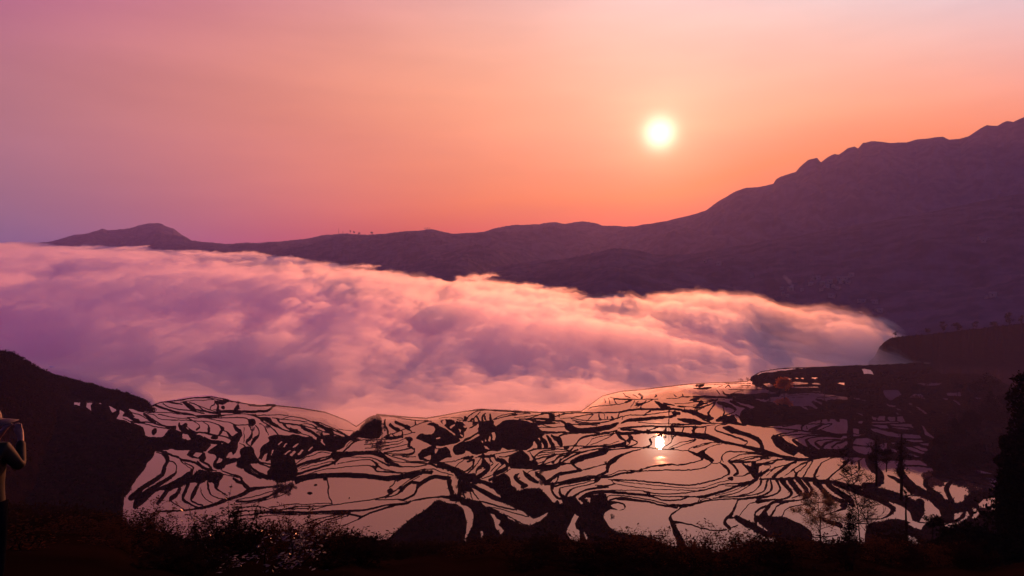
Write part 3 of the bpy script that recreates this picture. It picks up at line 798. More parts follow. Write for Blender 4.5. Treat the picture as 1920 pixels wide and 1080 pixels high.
P 510,450 560,410 620,390 730,360 800,330 860,300 920,340 1000,380 1150,380 1350,430 1500,300 1600,290 1800,300 1950,260 1950,400 1920,560 1700,520 1600,520 1450,525 1350,545 1200,565 1050,580 900,600 700,600 550,570
W 1210,370 1260,380 1310,415 1250,400
W 600,355 640,360 680,380 650,385
W 830,310 1400,255 1280,370 1150,370
P 640,90 720,0 1000,-30 1300,-60 1700,-120 2000,-120 2800,-150 2800,420 1960,420 1960,300 1600,250 1500,240 1400,190 1200,190 1050,220 900,240 820,160 700,140
W 1060,55 1120,60 1090,65
W 1150,45 1180,55 1150,60
W 1205,48 1250,50 1230,60
W 1330,50 1400,55 1370,65
W 780,120 850,110 900,150 840,160
W 700,160 790,150 800,175 720,175
W 1090,100 1180,90 1300,120 1200,135 1100,125
W 1090,140 1200,150 1400,150 1400,165 1100,165
W 930,250 1300,240 1350,250 1250,265
W 1310,105 1400,110 1440,130 1350,125
W 1620,110 1700,100 1700,130
W 700,200 810,190 830,225 730,220
W 620,110 700,115 660,170 620,160
12 540,120 640,125
20 270,520,40 340,500,80 420,520,80 500,550,50
P 510,470 560,550 620,590 530,590 270,530 330,490 430,470
W 455,470 500,490 550,560 500,540
W 285,535 310,535 300,550
P 420,290 500,260 620,290 810,350 620,410 500,360
W 420,300 620,355 690,380 640,400
20 0,520,30 60,550,35 150,560,14 250,555,9
9 100,510 200,550
9 0,575 200,560 400,560 560,570 750,600 950,615
12 0,610 150,590 250,575,8
30 0,640,40 20,590,12
16 130,670 140,610
50 0,690 120,690,40 220,720,35 340,770,25 450,790,14 600,820,14 760,860,40 950,930,30 1100,950,25 1200,970,14
14 250,610 240,640 350,670 430,700,20 540,740,20 620,770 600,800 560,815
12 250,600 300,580 380,570
90 340,610,30 400,620,80 470,650,60 600,690,50 700,730,60 760,780,50 770,850,50
P 335,600 460,600 470,650 440,690 380,640
20 0,770,10 15,740
9 0,840 130,780 300,770
9 0,930 100,880 200,820 320,785
9 0,850 80,830 200,780
8 340,1000 320,950 350,890 430,870 600,880 780,890
9 400,980 500,920 650,890 850,910 950,930
9 400,1000 600,970 750,930 900,930
9 550,1000 700,990 820,950
9 880,730,25 900,700,18 1000,680,12 1180,650
9 1180,650 950,620
25 1000,600,5 1230,570,14 1480,570,12 1560,570,12
P 900,600 1100,580 1250,570 1380,540 1180,570 950,570
12 950,615 1180,640 1320,660,25 1500,690,25 1700,690,30 1800,680,30
10 1220,640,25 1215,590,14 1250,580
10 1280,620 1270,590
10 1300,640,20 1390,610,40 1470,570,12
9 1410,640 1560,580
14 1440,540,25 1430,570,9
P 1500,520 1540,510 1540,550 1510,550
P 1590,520 1640,510 1660,550 1610,550
P 1300,650 1380,620 1600,680 1700,690 1660,730 1500,700
40 900,690,12 900,760 960,820 1050,870,60 1130,910,50
P 880,700 960,690 1030,770 1100,830 1200,860 1180,900 1110,930 1000,880 900,800
50 980,700,12 1050,770,50 1150,850 1280,900,80
W 990,700 1080,770 1170,835 1100,790 1040,760
9 1000,700 1150,690 1300,680 1500,690
50 1120,750,30 1180,800 1280,860
40 1130,740,8 1250,700,14 1400,700,12 1650,710
40 1270,760 1300,820,50 1380,860
9 1260,750,25 1320,720,9 1500,710 1660,715
35 1380,800 1450,850
9 1370,780,25 1400,750,14 1650,740
9 1440,840,35 1500,770,20 1680,745
12 1560,830,30 1600,790,25 1760,740
P 1150,900 1200,840 1350,860 1500,850 1680,850 1720,800 1800,840 1920,880 1980,950 1500,950 1380,965 1290,960 1200,900
14 1680,740 1800,730,30 1920,720
25 1800,760,14 1830,700,30
12 1730,800 1920,830
9 1850,890 1920,880
12 1700,690 1900,700
9 1200,970 1380,965
9 720,1020 900,1010 950,960
9 680,1010,60 700,1060,60
@1420 840
9 0,70 200,90 400,110 480,130 640,120
10 0,90 100,130 150,110
9 0,180 120,160 250,120 440,130
16 440,140,12 340,190,40 260,260,40 180,330,40
9 80,190 160,190 130,240 50,300
9 30,340 100,270 200,220 330,180
9 100,320 200,210
9 640,130 500,170 420,230 300,320
9 560,160 530,210 430,290
35 440,290 430,310
9 430,290 400,240 540,170
16 620,145 570,230 520,320,18
9 640,130 800,100 1040,100 1180,110
20 880,105,6 740,150,10 690,210,25 650,280,35 640,320,30
9 700,310 640,330 560,335 430,330 250,345
9 660,360 780,360 850,370
9 1040,110 1000,170,50 920,240,10 820,310,20 800,350,30
60 980,165,40 1000,160,30
9 870,370 1000,330 1130,270 1150,220,25 1140,150,25
9 1140,150 1200,110
9 20,350 250,345
25 45,350,14 40,400,30 0,450,9
12 110,360 100,420,25 80,490 0,530,9
20 140,350 170,430,35 150,500,20 0,560,9
25 210,350 250,430,25 260,480,20 180,540,9 0,565
50 270,350 320,420 390,500,50 360,560,20 240,590,9 0,610
60 370,350 420,420 480,500
50 450,340 500,400 560,470,50 550,520,50
40 520,340 570,390 620,480,35 580,560,25 450,600,9 250,610
12 390,570 500,530 580,510
14 250,600 160,620 130,660,40 100,700,30 20,770,30
14 410,590 230,640 200,690,20 150,760,30
9 0,700 100,650
16 560,650,12 350,680,12 290,740,20 280,780
9 560,655 720,630 860,610
50 640,350 700,400,60 740,480,70 820,560,70 900,610,60 1000,640,50
50 790,370 840,440 950,530,60 1050,600,70 1080,670,50
70 860,380,30 950,410,50 1050,470,70 1200,530,90 1350,590,90 1500,660,90 1540,730,60 1480,790,25 1400,830,18
14 980,410 1100,430 1200,450 1350,400,40
90 1250,140 1310,210,110 1390,300,100 1380,360,70
60 1220,150,30 1300,250
50 1400,370 1320,410,20 1200,420,60
110 1220,470,60 1400,490 1550,580,150 1700,640,140 1780,720,150 1780,800,110
W 1465,630 1500,640 1570,680 1720,760 1700,820 1560,815 1460,820 1560,770 1580,710
14 1470,290,18 1550,320,50 1650,390,50 1730,480,50 1740,520,40
60 1600,180,30 1620,260,50 1700,380,70 1800,470,70 1930,560,80
W 1735,480 1770,510 1760,540
10 1700,540 1800,550
9 1630,210 1800,205 1920,210
30 1200,830,16 1380,830,16
12 1100,880 1300,890 1400,885
14 1800,855 1920,865
P 1400,850 1560,825 1700,850 1750,890 1850,930 1950,950 1950,1100 1700,1080 1660,980 1500,1050 1420,960
W 1690,990 1750,1000 1830,1060 1720,1070
P 60,760 280,770 400,830 520,880 620,980 620,1100 300,1100 200,1000 0,880 -60,760
W 0,830 60,880 120,940 0,870
P 680,790 800,830 960,880 960,950 860,900 720,850
14 700,800 880,740 990,700,40
P 920,650 1020,630 1000,720 940,700
9 600,1020 720,1030 900,1010
9 1240,1070 1240,1060
P 1870,340 1920,330 1920,480 1860,430
@1600 720
P 0,-130 2000,-130 2000,1000 1700,1000 1620,1040 1250,1005 1050,1040 900,1020 900,950 830,920 830,870 550,860 200,860 0,820 -80,640 -60,400 -100,300
W 0,500 70,510 70,560 0,555
W 0,565 100,570 60,585 0,590
W 30,605 140,600 240,640 230,710 0,670
W 0,690 200,720 220,800 130,800 60,770 0,740
W 290,680 380,660 370,750 310,750
W 430,730 520,750 500,770 430,765
W 420,655 470,660 450,680
W 600,785 650,785 780,830 700,830
W 740,845 890,850 870,870 800,865
W 590,710 650,710 880,795 800,795 640,745
W 660,700 740,695 840,730 830,755 780,745
W 730,665 850,665 840,695
W 560,625 780,630 790,650 680,655
W 190,500 260,500 500,560 740,570 770,610 590,610 420,590 220,530
W 200,460 370,465 390,500 300,495
W 390,455 650,450 680,490 500,475
W 400,480 560,490 700,515 560,510
W 200,430 580,430 400,445 220,440
W 205,370 260,380 250,410 220,400
W 290,365 360,370 350,415 270,415
W 390,370 470,370 470,420 410,420 380,390
W 490,370 550,370 580,430 490,420
W 755,460 790,480 830,540 940,620 900,610 810,570 800,530
W 60,420 110,420 90,445 55,440
W 690,250 730,265 830,330 800,330
W 1120,180 1160,185 1210,240 1180,235
W 1540,145 1600,150 1640,190 1560,175
W 1410,190 1500,220 1450,220
W 1050,100 1200,90 1210,140 1060,130
W 1000,150 1090,160 1040,180
W 720,-10 1000,-15 960,15 850,20 780,15
W 680,110 760,110 810,170 640,150
W 340,70 500,60 540,120 420,190 360,150
W 370,220 480,235 470,260 380,240
W 620,210 680,225 640,230
W 480,270 540,285 510,295
W 620,300 670,330 640,320
W 460,310 520,345 490,340
W 0,310 100,340 110,355 60,335
W 1000,320 1100,360 1110,370 1000,325
W 1370,150 1460,160 1400,175
W 0,150 90,170 20,175
W 100,180 170,190 120,190
W 100,-170 190,-160 230,-110 120,-115
W 1360,-230 1460,-235 1560,-195 1500,-190
W 1000,-215 1140,-200 1300,-150 1200,-165 1060,-195
W 450,-150 540,-140 480,-130
@1640 840 4.5
P 500,-50 530,160 540,180 480,195 480,230 540,250 600,250 650,260 690,240 620,215 760,220 900,235 1000,250 1100,320 1060,370 950,350 860,360 780,430 720,480 660,490 620,480 540,410 520,400 470,405 480,440 560,540 550,640 430,650 400,680 280,650 0,640 -100,700 -100,1500 1600,1500 1600,-50
W 570,650 700,625 760,580 780,520 805,565 700,640 670,660 685,700 620,680
W 820,505 860,515 880,550 850,595 820,590 845,550
W 870,480 920,440 1000,410 1060,415 1080,450 1000,470 940,510 890,505
W 980,515 1020,485 1050,500 1030,530
W 670,560 740,540 720,580 670,610
W 535,715 560,720 660,765 640,765
W 910,845 990,840 1040,880 960,870
W 1170,820 1260,860 1260,890 1200,870
W 540,805 630,797 625,812 550,815
W 270,655 420,650 390,705 330,690
W 275,745 330,750 385,800 330,805 280,780
W 600,850 640,840 760,850 840,850 800,900 640,890
W 640,905 800,920 810,1000 760,1060 700,1000
W 1225,450 1260,445 1260,475 1230,475
W 800,185 900,190 1000,220 860,210
14 230,160 300,155 440,157 540,170
14 640,225 760,260 660,270
12 680,260 760,260 900,300 1020,340
60 210,170 230,220 300,320 400,380,50 480,430,60 560,500,90 640,500,80
40 480,235,12 430,260,30 420,310,40 480,380,50 540,440,80
40 650,270,20 600,330,50 620,420 660,480
20 280,410,14 340,410,14 420,410,12 500,440
P 200,90 240,90 230,160 200,200
90 380,480 400,560,50 370,620,30
70 1000,380,60 860,380 780,440,50
30 1100,-100,60 1100,200,40
"""
# ------------------------------------------------------------------ terraces: bank lines (number = width), land (P) and water (W) outlines,
# six units to a photo pixel from the origin given after @
def chaikin(pts, closed, it=2):
    p = np.array(pts, float)
    if len(p) < 3: return p
    for _ in range(it):
        if closed:
            q = np.roll(p, -1, 0); p = np.stack([p*.75+q*.25, p*.25+q*.75], 1).reshape(-1, 3)
        else:
            q = np.stack([p[:-1]*.75+p[1:]*.25, p[:-1]*.25+p[1:]*.75], 1).reshape(-1, 3); p = np.vstack([p[:1], q[1:-1], p[-1:]])
    return p
U0, U1, V0, V1 = -160, 2090, 640, 1090
gu = np.arange(U0, U1+1, 1.0); gv = np.arange(V0, V1+1, 1.0)
UU, VV = np.meshgrid(gu, gv)
# the banks wander a little
Uw = UU + 1.3*fbm(UU/9, VV/9, 3, 3) + 0.8*fbm(UU/3.5, VV/3.5, 2, 5); Vw = VV + 0.9*fbm(UU/9, VV/7, 3, 9) + 0.5*fbm(UU/3.5, VV/3, 2, 6)
sd = np.full(UU.shape, -9.0)                       # >0 land, <0 water
ox = oy = 0; scl = 6.0
for ln in TRACE.strip().split('\n'):
    p = ln.split()
    if p[0][0] == '@':
        ox = float(p[0][1:]); oy = float(p[1]); scl = float(p[2]) if len(p) > 2 else 6.0; continue
    k_ = p[0]; pts = []
    for q in p[1:]:
        v_ = [float(a) for a in q.split(',')]
        w_ = (v_[2] if len(v_) > 2 else (float(k_) if k_ not in 'PW' else 0))/scl
        pts.append((ox+v_[0]/scl, oy+v_[1]/scl, w_))
    closed = k_ in 'PW'
    if not closed and len(pts) < 2: continue
    pts = chaikin(pts, closed, (1 if k_ == 'P' else 0) if closed else 2)
    pad = 10
    i0 = max(0, int(pts[:, 1].min()-pad-V0)); i1 = min(len(gv), int(pts[:, 1].max()+pad-V0)+1)
    j0 = max(0, int(pts[:, 0].min()-pad-U0)); j1 = min(len(gu), int(pts[:, 0].max()+pad-U0)+1)
    if i0 >= i1 or j0 >= j1: continue
    seg = list(zip(pts, np.roll(pts, -1, 0))) if closed else list(zip(pts[:-1], pts[1:]))
    X = Uw[i0:i1, j0:j1]; Yp = Vw[i0:i1, j0:j1]
    best = np.full(X.shape, -99.0); ins = np.zeros(X.shape, bool)
    for a, b in seg:
        if closed:
            if a[1] != b[1]: ins ^= ((a[1] > Yp) != (b[1] > Yp)) & (X < (b[0]-a[0])*(Yp-a[1])/(b[1]-a[1])+a[0])
        x0 = int(max(0, min(a[0], b[0])-pad-8-U0-j0)); x1 = int(max(a[0], b[0])+pad+8-U0-j0)+1
        y0 = int(max(0, min(a[1], b[1])-pad-8-V0-i0)); y1 = int(max(a[1], b[1])+pad+8-V0-i0)+1
        if x1 <= 0 or y1 <= 0 or x0 >= X.shape[1] or y0 >= X.shape[0]: continue
        xs = X[y0:y1, x0:x1]; ys = Yp[y0:y1, x0:x1]
        dx, dy = b[0]-a[0], b[1]-a[1]; L = dx*dx+dy*dy or 1.0
        t = np.clip(((xs-a[0])*dx+(ys-a[1])*dy)/L, 0, 1); d = np.hypot(xs-a[0]-t*dx, ys-a[1]-t*dy)
        w = 0 if closed else 0.94*np.maximum(a[2]+t*(b[2]-a[2]), 1.7)/2
        best[y0:y1, x0:x1] = np.maximum(best[y0:y1, x0:x1], w-d)
    S_ = sd[i0:i1, j0:j1]
    if closed:
        s_ = np.where(ins, -best, best)            # + inside
        S_[:] = np.maximum(S_, s_) if k_ == 'P' else np.minimum(S_, -s_)
    else: S_[:] = np.maximum(S_, best)
# the rim of the terraced plateau; beyond it the ground falls away under the cloud
SHORE = np.array([(-160,712),(100,712),(150,724),(200,737),(240,744),(262,754),(282,764),(300,757),(330,752),(360,746),(395,744),(430,751),(470,760),(512,762),(560,768),(610,776),(650,790),(668,800),(690,786),
 (700,780),(745,783),(800,785),(830,780),(870,772),(900,768),(960,771),(1010,774),(1060,773),(1090,772),(1104,762),(1130,743),(1165,734),(1200,731),
 (1290,719),(1330,716),(1400,713),(1425,698),(1460,692),(1540,689),(1620,687),(1700,684),(1740,679),(1800,666),(2090,662)], float)
vs = np.interp(gu, SHORE[:, 0], SHORE[:, 1])
over = vs[None, :]-VV                               # >0 beyond the rim
sd = np.maximum(sd, np.minimum(over+0.4, 9))
sd = np.maximum(sd, np.minimum(VV-1052, 30))
water = sd < 0
# narrow far paddies on the shaded slope at the right, too many and too thin to draw one by one
bx = sstep(1405, 1450, UU)*sstep(1790, 1720, UU)*sstep(690, 697, VV-0.0*UU)*sstep(812, 770, VV)
ph = VV*1.0+0.10*(UU-1500)+7*fbm(UU/55, VV/16, 3, 301)
st = np.sin(ph*2*np.pi/(3.4+0.012*(VV-690)))-0.15-1.6*np.clip(0.18-fbm(UU/26, VV/6, 3, 305), 0, 1)-1.2*(1-bx)
brk = np.abs(fbm(UU/13+VV/9, VV/14, 2, 309))-0.05
far_st = np.minimum(st*0.9, brk*6)
sd = np.where((sd > 0) & (bx > 0.05), np.minimum(sd, -far_st), sd)
# ponds = connected water cells (runs joined row by row)
lab = np.zeros(water.shape, np.int32); par = [0]
def find(a):
    while par[a] != a: par[a] = par[par[a]]; a = par[a]
    return a
prev = []
for r in range(water.shape[0]):
    w = np.concatenate([[0], water[r].view(np.int8), [0]]); dd = np.diff(w); st = np.where(dd == 1)[0]; en = np.where(dd == -1)[0]
    cur = []; pi = 0
    for s_, e_ in zip(st, en):
        while pi < len(prev) and prev[pi][1] <= s_: pi += 1
        q = pi; l = 0
        while q < len(prev) and prev[q][0] < e_:
            pl = find(prev[q][2])
            if l == 0: l = pl
            elif pl != l: par[pl] = l
            q += 1
        if l == 0: par.append(len(par)); l = len(par)-1
        lab[r, s_:e_] = l; cur.append((s_, e_, l))
    prev = cur
root = np.array([find(i) for i in range(len(par))]); lab = root[lab]
H = -100 + 2.6*fbm(UU/330+3.1, VV/95, 2, 21) + 1.2*sstep(760, 700, VV)
cnt = np.bincount(lab.ravel(), minlength=len(par)); sm = np.bincount(lab.ravel(), H.ravel(), minlength=len(par))
lev = sm/np.maximum(cnt, 1); lev += 0.25*(_h(np.arange(len(par)), np.arange(len(par))*3, 5)-0.5)
L = np.where(water, lev[lab], -1e3)
near = L.copy(); lowf = np.where(water, lev[lab], 1e3)
for _ in range(7):                                  # spread each pond's level under its banks
    for ax in (0, 1):
        near = np.where(water, L, np.maximum(near, np.maximum(np.roll(near, 1, ax), np.roll(near, -1, ax))))
        
H2 = np.where(near > -900, near, H)
for _ in range(3):
    H2 = np.where(water, H2, (H2+np.roll(H2, 1, 0)+np.roll(H2, -1, 0)+np.roll(H2, 1, 1)+np.roll(H2, -1, 1))/5)
H2 = np.maximum(H2, np.where(near > -900, near, -1e3))
Yd = -H*F/(VV-540.0)                                # depth of each cell on the smooth slope
XX = (UU-960)/F*Yd
mpp = Yd/F                                          # metres to a photo pixel here
rough = fbm(XX/5.0, Yd/5.0, 4, 40)*0.5+0.5
up = 0.20*sstep(-0.15, 0.7, sd) + np.clip(sd-1.5, 0, 26)*mpp*0.16*(0.3+1.1*rough) + np.clip(sd-2, 0, 4)*0.22*rough*rough*1.6
Z = np.where(sd < 0, near-0.9*sstep(0, -1.2, sd)-0.02, H2+up)
fall = np.clip(over-1.5, 0, None)
Z = Z - np.where(over > 0, fall*mpp*2.2, 0)*(UU < 1760) - np.where(over > 0, 0, 0)
Z = np.maximum(Z, -330)
V_ = np.stack([XX, Yd, Z], -1).reshape(-1, 3)
nr, nc = UU.shape
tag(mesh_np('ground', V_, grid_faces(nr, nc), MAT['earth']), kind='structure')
wl = np.where(water, lab, 0)                        # ponds reach a cell under their banks
for _ in range(1):
    for ax, s_ in ((0, 1), (0, -1), (1, 1), (1, -1)):
        rr = np.roll(wl, s_, ax); wl = np.where(wl == 0, rr, wl)
fq = grid_faces(nr, nc); wf = wl.ravel()[fq]
fmax = wf.max(1); ok = (fmax > 0) & (wf.min(1) == fmax)
fq = fq[ok]; fl = fmax[ok]
Vw3 = np.stack([XX, Yd, lev[wl]], -1).reshape(-1, 3)
used, inv = np.unique(fq.ravel(), return_inverse=True)
wo_ = tag(mesh_np('water', Vw3[used], inv.reshape(-1, 4), MAT['water'], smooth=False), kind='structure')
pa = wo_.data.attributes.new('pond', 'FLOAT', 'POINT'); pa.data.foreach_set('value', _h(wl.ravel()[used], wl.ravel()[used]*7, 9).astype(np.float32))
def ground_at(u, v):
    j = int(round(min(max(u, U0), U1-1)-U0)); i = int(round(min(max(v, V0), V1-1)-V0))
    return (float(XX[i, j]), float(Yd[i, j]), float(Z[i, j]))
# ------------------------------------------------------------------ ridges
def prof(pts, u): p = np.array(pts, float); return np.interp(u, p[:, 0], p[:, 1])
def ridge(name, crest, base, u0, u1, du, mt, jag=1.0, rows=90, amp=1.0, seed=0, back=1.0, kind='structure', bump=30.0, power=1.0, tree=0.0, taper=1, smooth=True):
    """crest: (u, v, depth); base: (u, v, depth) of the foot in front; back slope falls behind the crest"""
    u = np.arange(u0, u1+du, du); cv = prof([(a, b) for a, b, c in crest], u); cd = prof([(a, c) for a, b, c in crest], u)
    bv = prof([(a, b) for a, b, c in base], u); bd = prof([(a, c) for a, b, c in base], u)
    kk = np.hanning(int(90/du)|1); kk /= kk.sum(); hw = len(kk)//2
    if smooth: bd = np.convolve(np.pad(bd, hw, 'edge'), kk, 'valid'); bv = np.convolve(np.pad(bv, hw, 'edge'), kk, 'valid')
    px = cd/F
    cz = (540-cv)*px + jag*px*(1.6*fbm(u/22.0, u*0+seed, 3, seed)+tree*np.abs(fbm(u/3.0, u*0+seed, 3, seed+4)))
    cx = (u-960)/F*cd; bx = (u-960)/F*bd; bz = (540-bv)/F*bd
    t = np.linspace(-0.25, 1, rows)[:, None]; tt = np.clip(t, 0, 1)
    Y_ = bd+(cd-bd)*t; X_ = (u-960)/F*Y_
    zz = bz+(cz-bz)*np.sign(t)*np.abs(t)**power
    n = fbm(X_/700, Y_/450, 5, seed+2)*bump*2.4 + fbm(X_/120, Y_/120, 4, seed+7)*bump*0.5
    n = n - bump*1.6*np.abs(fbm((X_+0.3*Y_)/260, Y_/900, 4, seed+17))+bump*0.4
    endt = np.clip((u-u0)/taper, 0, 1)[None, :]; endt = endt*endt*(3-2*endt)
    zz = (bz-20)+(zz-(bz-20))*(0.02+0.98*endt) if taper > 1 else zz
    zz = zz + n*np.sin(np.pi*np.clip(t, 0, 1))**0.8*amp + amp*bump*0.25*np.abs(fbm(X_/25, Y_/25, 3, seed+11))*np.clip((1-t)*6, 0, 1)*np.clip(t*8, 0, 1)
    # keep the crest the skyline
    zlim = cz/cd*Y_ - 0.003*Y_*(1-tt); zz = np.where(t < 0.999, np.minimum(zz, zlim), zz)
    nb = 12; tb = np.linspace(0, 1, nb+1)[1:, None]
    Yb = cd+tb*back*1200; Xb = (u-960)/F*Yb; zb = cz-tb**1.2*back*900
    V_ = np.stack([np.vstack([X_, Xb]), np.vstack([Y_, Yb]), np.vstack([zz, zb])], -1)
    o = mesh_np(name, V_.reshape(-1, 3), grid_faces(V_.shape[0], V_.shape[1]), mt)
    return tag(o, kind=kind), (u, X_, Y_, zz)
CLV = [(-200,468),(0,462),(60,460),(200,466),(300,470),(400,478),(480,486),(560,498),(650,508),(740,512),(820,524),(870,526),(930,534),(1000,545),(1060,556),(1110,570),
       (1180,572),(1300,564),(1360,570),(1420,580),(1460,597),(1530,596),(1600,606),(1640,616),(1700,626),(1740,655),(2400,660)]
SL = 0.094
def cloud_depth(v): return 156.0/(SL-(540-v)/F)
base1 = [(u, v+6, float(cloud_depth(v))) for u, v in CLV if u < 900]+[(1000, 535, 2700), (1200, 520, 3200), (1500, 520, 3200)]
crest1 = [(-400,475,7000),(-100,470,6800),(60,459,6600),(78,455,6600),(95,453,6500),(145,440,6400),(165,438,6400),(192,429,6300),(203,432,6300),(240,428,6200),(275,420,6100),(293,418.5,6100),
 (300,419,6100),(312,425,6000),(325,429,6000),(340,440,6000),(358,450,5900),(385,454,5800),(420,457,5700),(470,456,5600),(520,453,5500),(560,450,5400),(600,442,5300),(650,438,5200),(690,441,5200),
 (720,439,5100),(750,435,5000),(780,433,5000),(800,430,4900),(815,432,4900),(850,438,4800),(885,436,4800),(910,434,4800),(925,430,4700),(950,424,4700),(980,422,4600),(1010,421,4600),(1030,417,4600),(1045,417,4500),
 (1060,420,4500),(1090,415,4500),(1105,416,4500),(1130,423,4400),(1150,424,4400),(1190,424,4300),(1250,418,4300),(1400,420,4200),(1700,430,4200)]
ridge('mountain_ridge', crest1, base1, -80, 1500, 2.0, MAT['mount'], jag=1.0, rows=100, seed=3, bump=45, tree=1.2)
crest2 = [(1060,470,4600),(1130,440,4500),(1190,424,4400),(1225,419,4400),(1262,411,4300),(1290,405,4300),(1322,396,4200),(1345,379,4200),(1380,358,4100),(1400,352,4100),(1425,351,4000),(1450,345,4000),(1455,337,4000),(1465,331,4000),
 (1480,326,3900),(1492,322,3900),(1500,313,3900),(1515,300,3900),(1532,296,3900),(1539,305,3900),(1552,295,3900),(1565,289,3900),(1573,290,3800),(1590,278,3800),(1602,275,3800),(1609,279,3800),(1618,268,3800),(1635,264,3800),
 (1655,266,3700),(1670,268,3700),(1700,267,3700),(1720,262,3700),(1750,258,3600),(1768,257,3600),(1780,262,3600),(1800,260,3600),(1815,256,3500),(1830,246,3500),(1850,235,3500),(1870,236,3500),(1880,230,3500),(1888,227,3500),
 (1900,229,3400),(1910,224,3400),(1925,218,3400),(2000,196,3300),(2300,120,3200),(2700,90,3000)]
base2 = [(1000,560,2300),(1200,560,2300),(1500,560,2200),(1900,540,2100),(2700,540,2000)]
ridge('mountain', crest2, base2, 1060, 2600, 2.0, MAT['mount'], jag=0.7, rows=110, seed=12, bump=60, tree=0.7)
crest3 = [(800,540,2300),(870,523,2300),(900,512,2300),(935,498,2300),(975,494,2300),(1010,489,2300),(1060,486,2250),(1085,481,2250),(1120,474,2200),(1150,466,2200),(1180,468,2200),(1230,478,2150),(1300,476,2100),(1400,458,2100),
 (1500,442,2050),(1620,420,2000),(1750,396,1950),(1920,362,1900),(2100,330,1850),(2500,300,1800)]
base3 = [(u, v+5, float(cloud_depth(v))) for u, v in CLV if u < 1400]+[(1470,602,1180),(1560,622,1130),(1680,640,1060),(1800,652,1000),(2000,660,940),(2600,660,900)]
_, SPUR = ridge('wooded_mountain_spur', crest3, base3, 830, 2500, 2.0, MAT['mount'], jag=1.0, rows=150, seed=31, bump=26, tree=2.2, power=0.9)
bpy.data.objects['wooded_mountain_spur'].name = 'hills'
crest4 = [(1628,680,950),(1640,668,950),(1650,650,952),(1658,642,955),(1670,635,962),(1700,631,975),(1750,627,985),(1820,618,995),(1920,606,1000),(2300,580,1000)]
base4 = [(1628,682,915),(1700,682,912),(1760,685,890),(2300,690,850)]
ridge('hill', crest4, base4, 1628, 2250, 1.2, MAT['slope'], jag=0.8, rows=60, seed=41, smooth=False, bump=5, back=0.12, tree=5.0)
# left hillside with its ridge running down to the terraces
crestL = [(-500,560,420),(-100,630,520),(0,658,560),(22,664,570),(42,674,580),(60,685,600),(95,703,640),(130,712,668),(168,722,665),(200,733,655),(232,739,640),(240,738,636),(243,742,634),(262,750,615),(276,757,596),(286,768,562)]
baseL = [(-500,1150,120),(-100,1120,140),(0,1020,245),(60,900,340),(100,810,460),(125,752,598),(136,741,630),(180,746,612),(230,752,598),(262,766,562),(286,778,540)]
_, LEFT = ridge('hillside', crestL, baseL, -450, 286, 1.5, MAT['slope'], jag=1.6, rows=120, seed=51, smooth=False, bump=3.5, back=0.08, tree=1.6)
# the slope the photographer stands on
NEAR = [(-200,930),(0,948),(120,955),(190,962),(230,978),(250,1000),(300,998),(340,1012),(400,1020),(450,1006),(500,1012),(560,1000),(610,1014),(650,1004),(690,1016),(740,1022),(800,1014),(860,1020),(920,1008),(970,1022),(1030,1008),(1080,1018),(1120,1030),(1160,1018),(1210,1034),(1280,1030),(1340,1044),(1400,1026),(1450,1024),(1500,1018),(1560,1026),(1600,1020),(1650,1030),(1720,1046),(1780,1036),(1850,1048),(1920,1030),(2200,1020)]
def near_z(x, y):
    u = 960+F*x/np.maximum(y, 6); return -1.75-np.maximum(0, y-3)*(prof(NEAR, u)-540)/F*(1-0.004*0)
xs = np.linspace(-1, 1, 640)[None, :]; ty = np.linspace(0, 1, 300)[:, None]**1.6
Yn = -12+ty*285+xs*0; Xn = xs*(14+ty*320)
zn = near_z(Xn, Yn)
bmp = fbm(Xn/16, Yn/16, 4, 61); bm2 = np.abs(fbm(Xn/3.0, Yn/3.0, 3, 66))
zn = zn + np.clip(Yn, 0, 120)/120*(1.6*bmp + 1.0*bm2) - np.clip(Yn-20, 0, 200)*0.006
zn = np.maximum(zn, -103)
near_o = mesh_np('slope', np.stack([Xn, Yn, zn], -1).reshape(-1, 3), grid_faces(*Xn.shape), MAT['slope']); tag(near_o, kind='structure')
HAZE = 0.00006
# ------------------------------------------------------------------ sea of cloud: a closed body of even mist with a billowed top
def cloud_mat(dens, name='cloud_mist', an=0.72, col=(0.997, 0.975, 0.982)):
    m = bpy.data.materials.new(name); m.use_nodes = True; t = m.node_tree; t.nodes.clear()
    v = t.nodes.new('ShaderNodeVolumePrincipled'); v.inputs['Density'].default_value = dens; v.inputs['Color'].default_value = (*col, 1); v.inputs['Anisotropy'].default_value = an
    o = t.nodes.new('ShaderNodeOutputMaterial'); t.links.new(v.outputs[0], o.inputs['Volume'])
    return m
cu = np.arange(-420, 1860, 2.6); nrow = 640
vsh = np.interp(cu, SHORE[:, 0], SHORE[:, 1]) - 22*sstep(300, 280, cu)
lap = prof([(-400,0),(280,0),(440,2),(520,14),(600,30),(650,36),(700,20),(760,12),(840,20),(890,4),(1000,3),(1090,8),(1120,22),(1200,26),(1300,20),(1400,10),(1440,4),(1760,6)], cu)*(1+0.5*fbm(cu/30, cu*0+2, 3, 88))
Ys = 100*F/(vsh-540+lap*0.55)
lv = np.interp(cu, [a for a, b in CLV], [b for a, b in CLV]); Ye = np.where(cu < 60, 5500.0, np.minimum(cloud_depth(lv)*1.10+60, 5500.0))
tr_ = np.linspace(0, 1, nrow)[:, None]
Yc = Ys*(Ye/Ys)**tr_
Xc = (cu-960)/F*Yc
d = Yc-Ys
zc = -101+SL*(Yc-600) - np.clip(600-Yc, -1e9, 0)*0
# base plane meets the rim: start at the plateau level and join the plane
plane = -156.0+SL*Yc
z0 = -98.0
rise = 420-270*sstep(1450, 1620, cu); zc = z0+(plane-z0)*np.clip((d-10)/rise, 0, 1)**2*(3-2*np.clip((d-10)/rise, 0, 1))
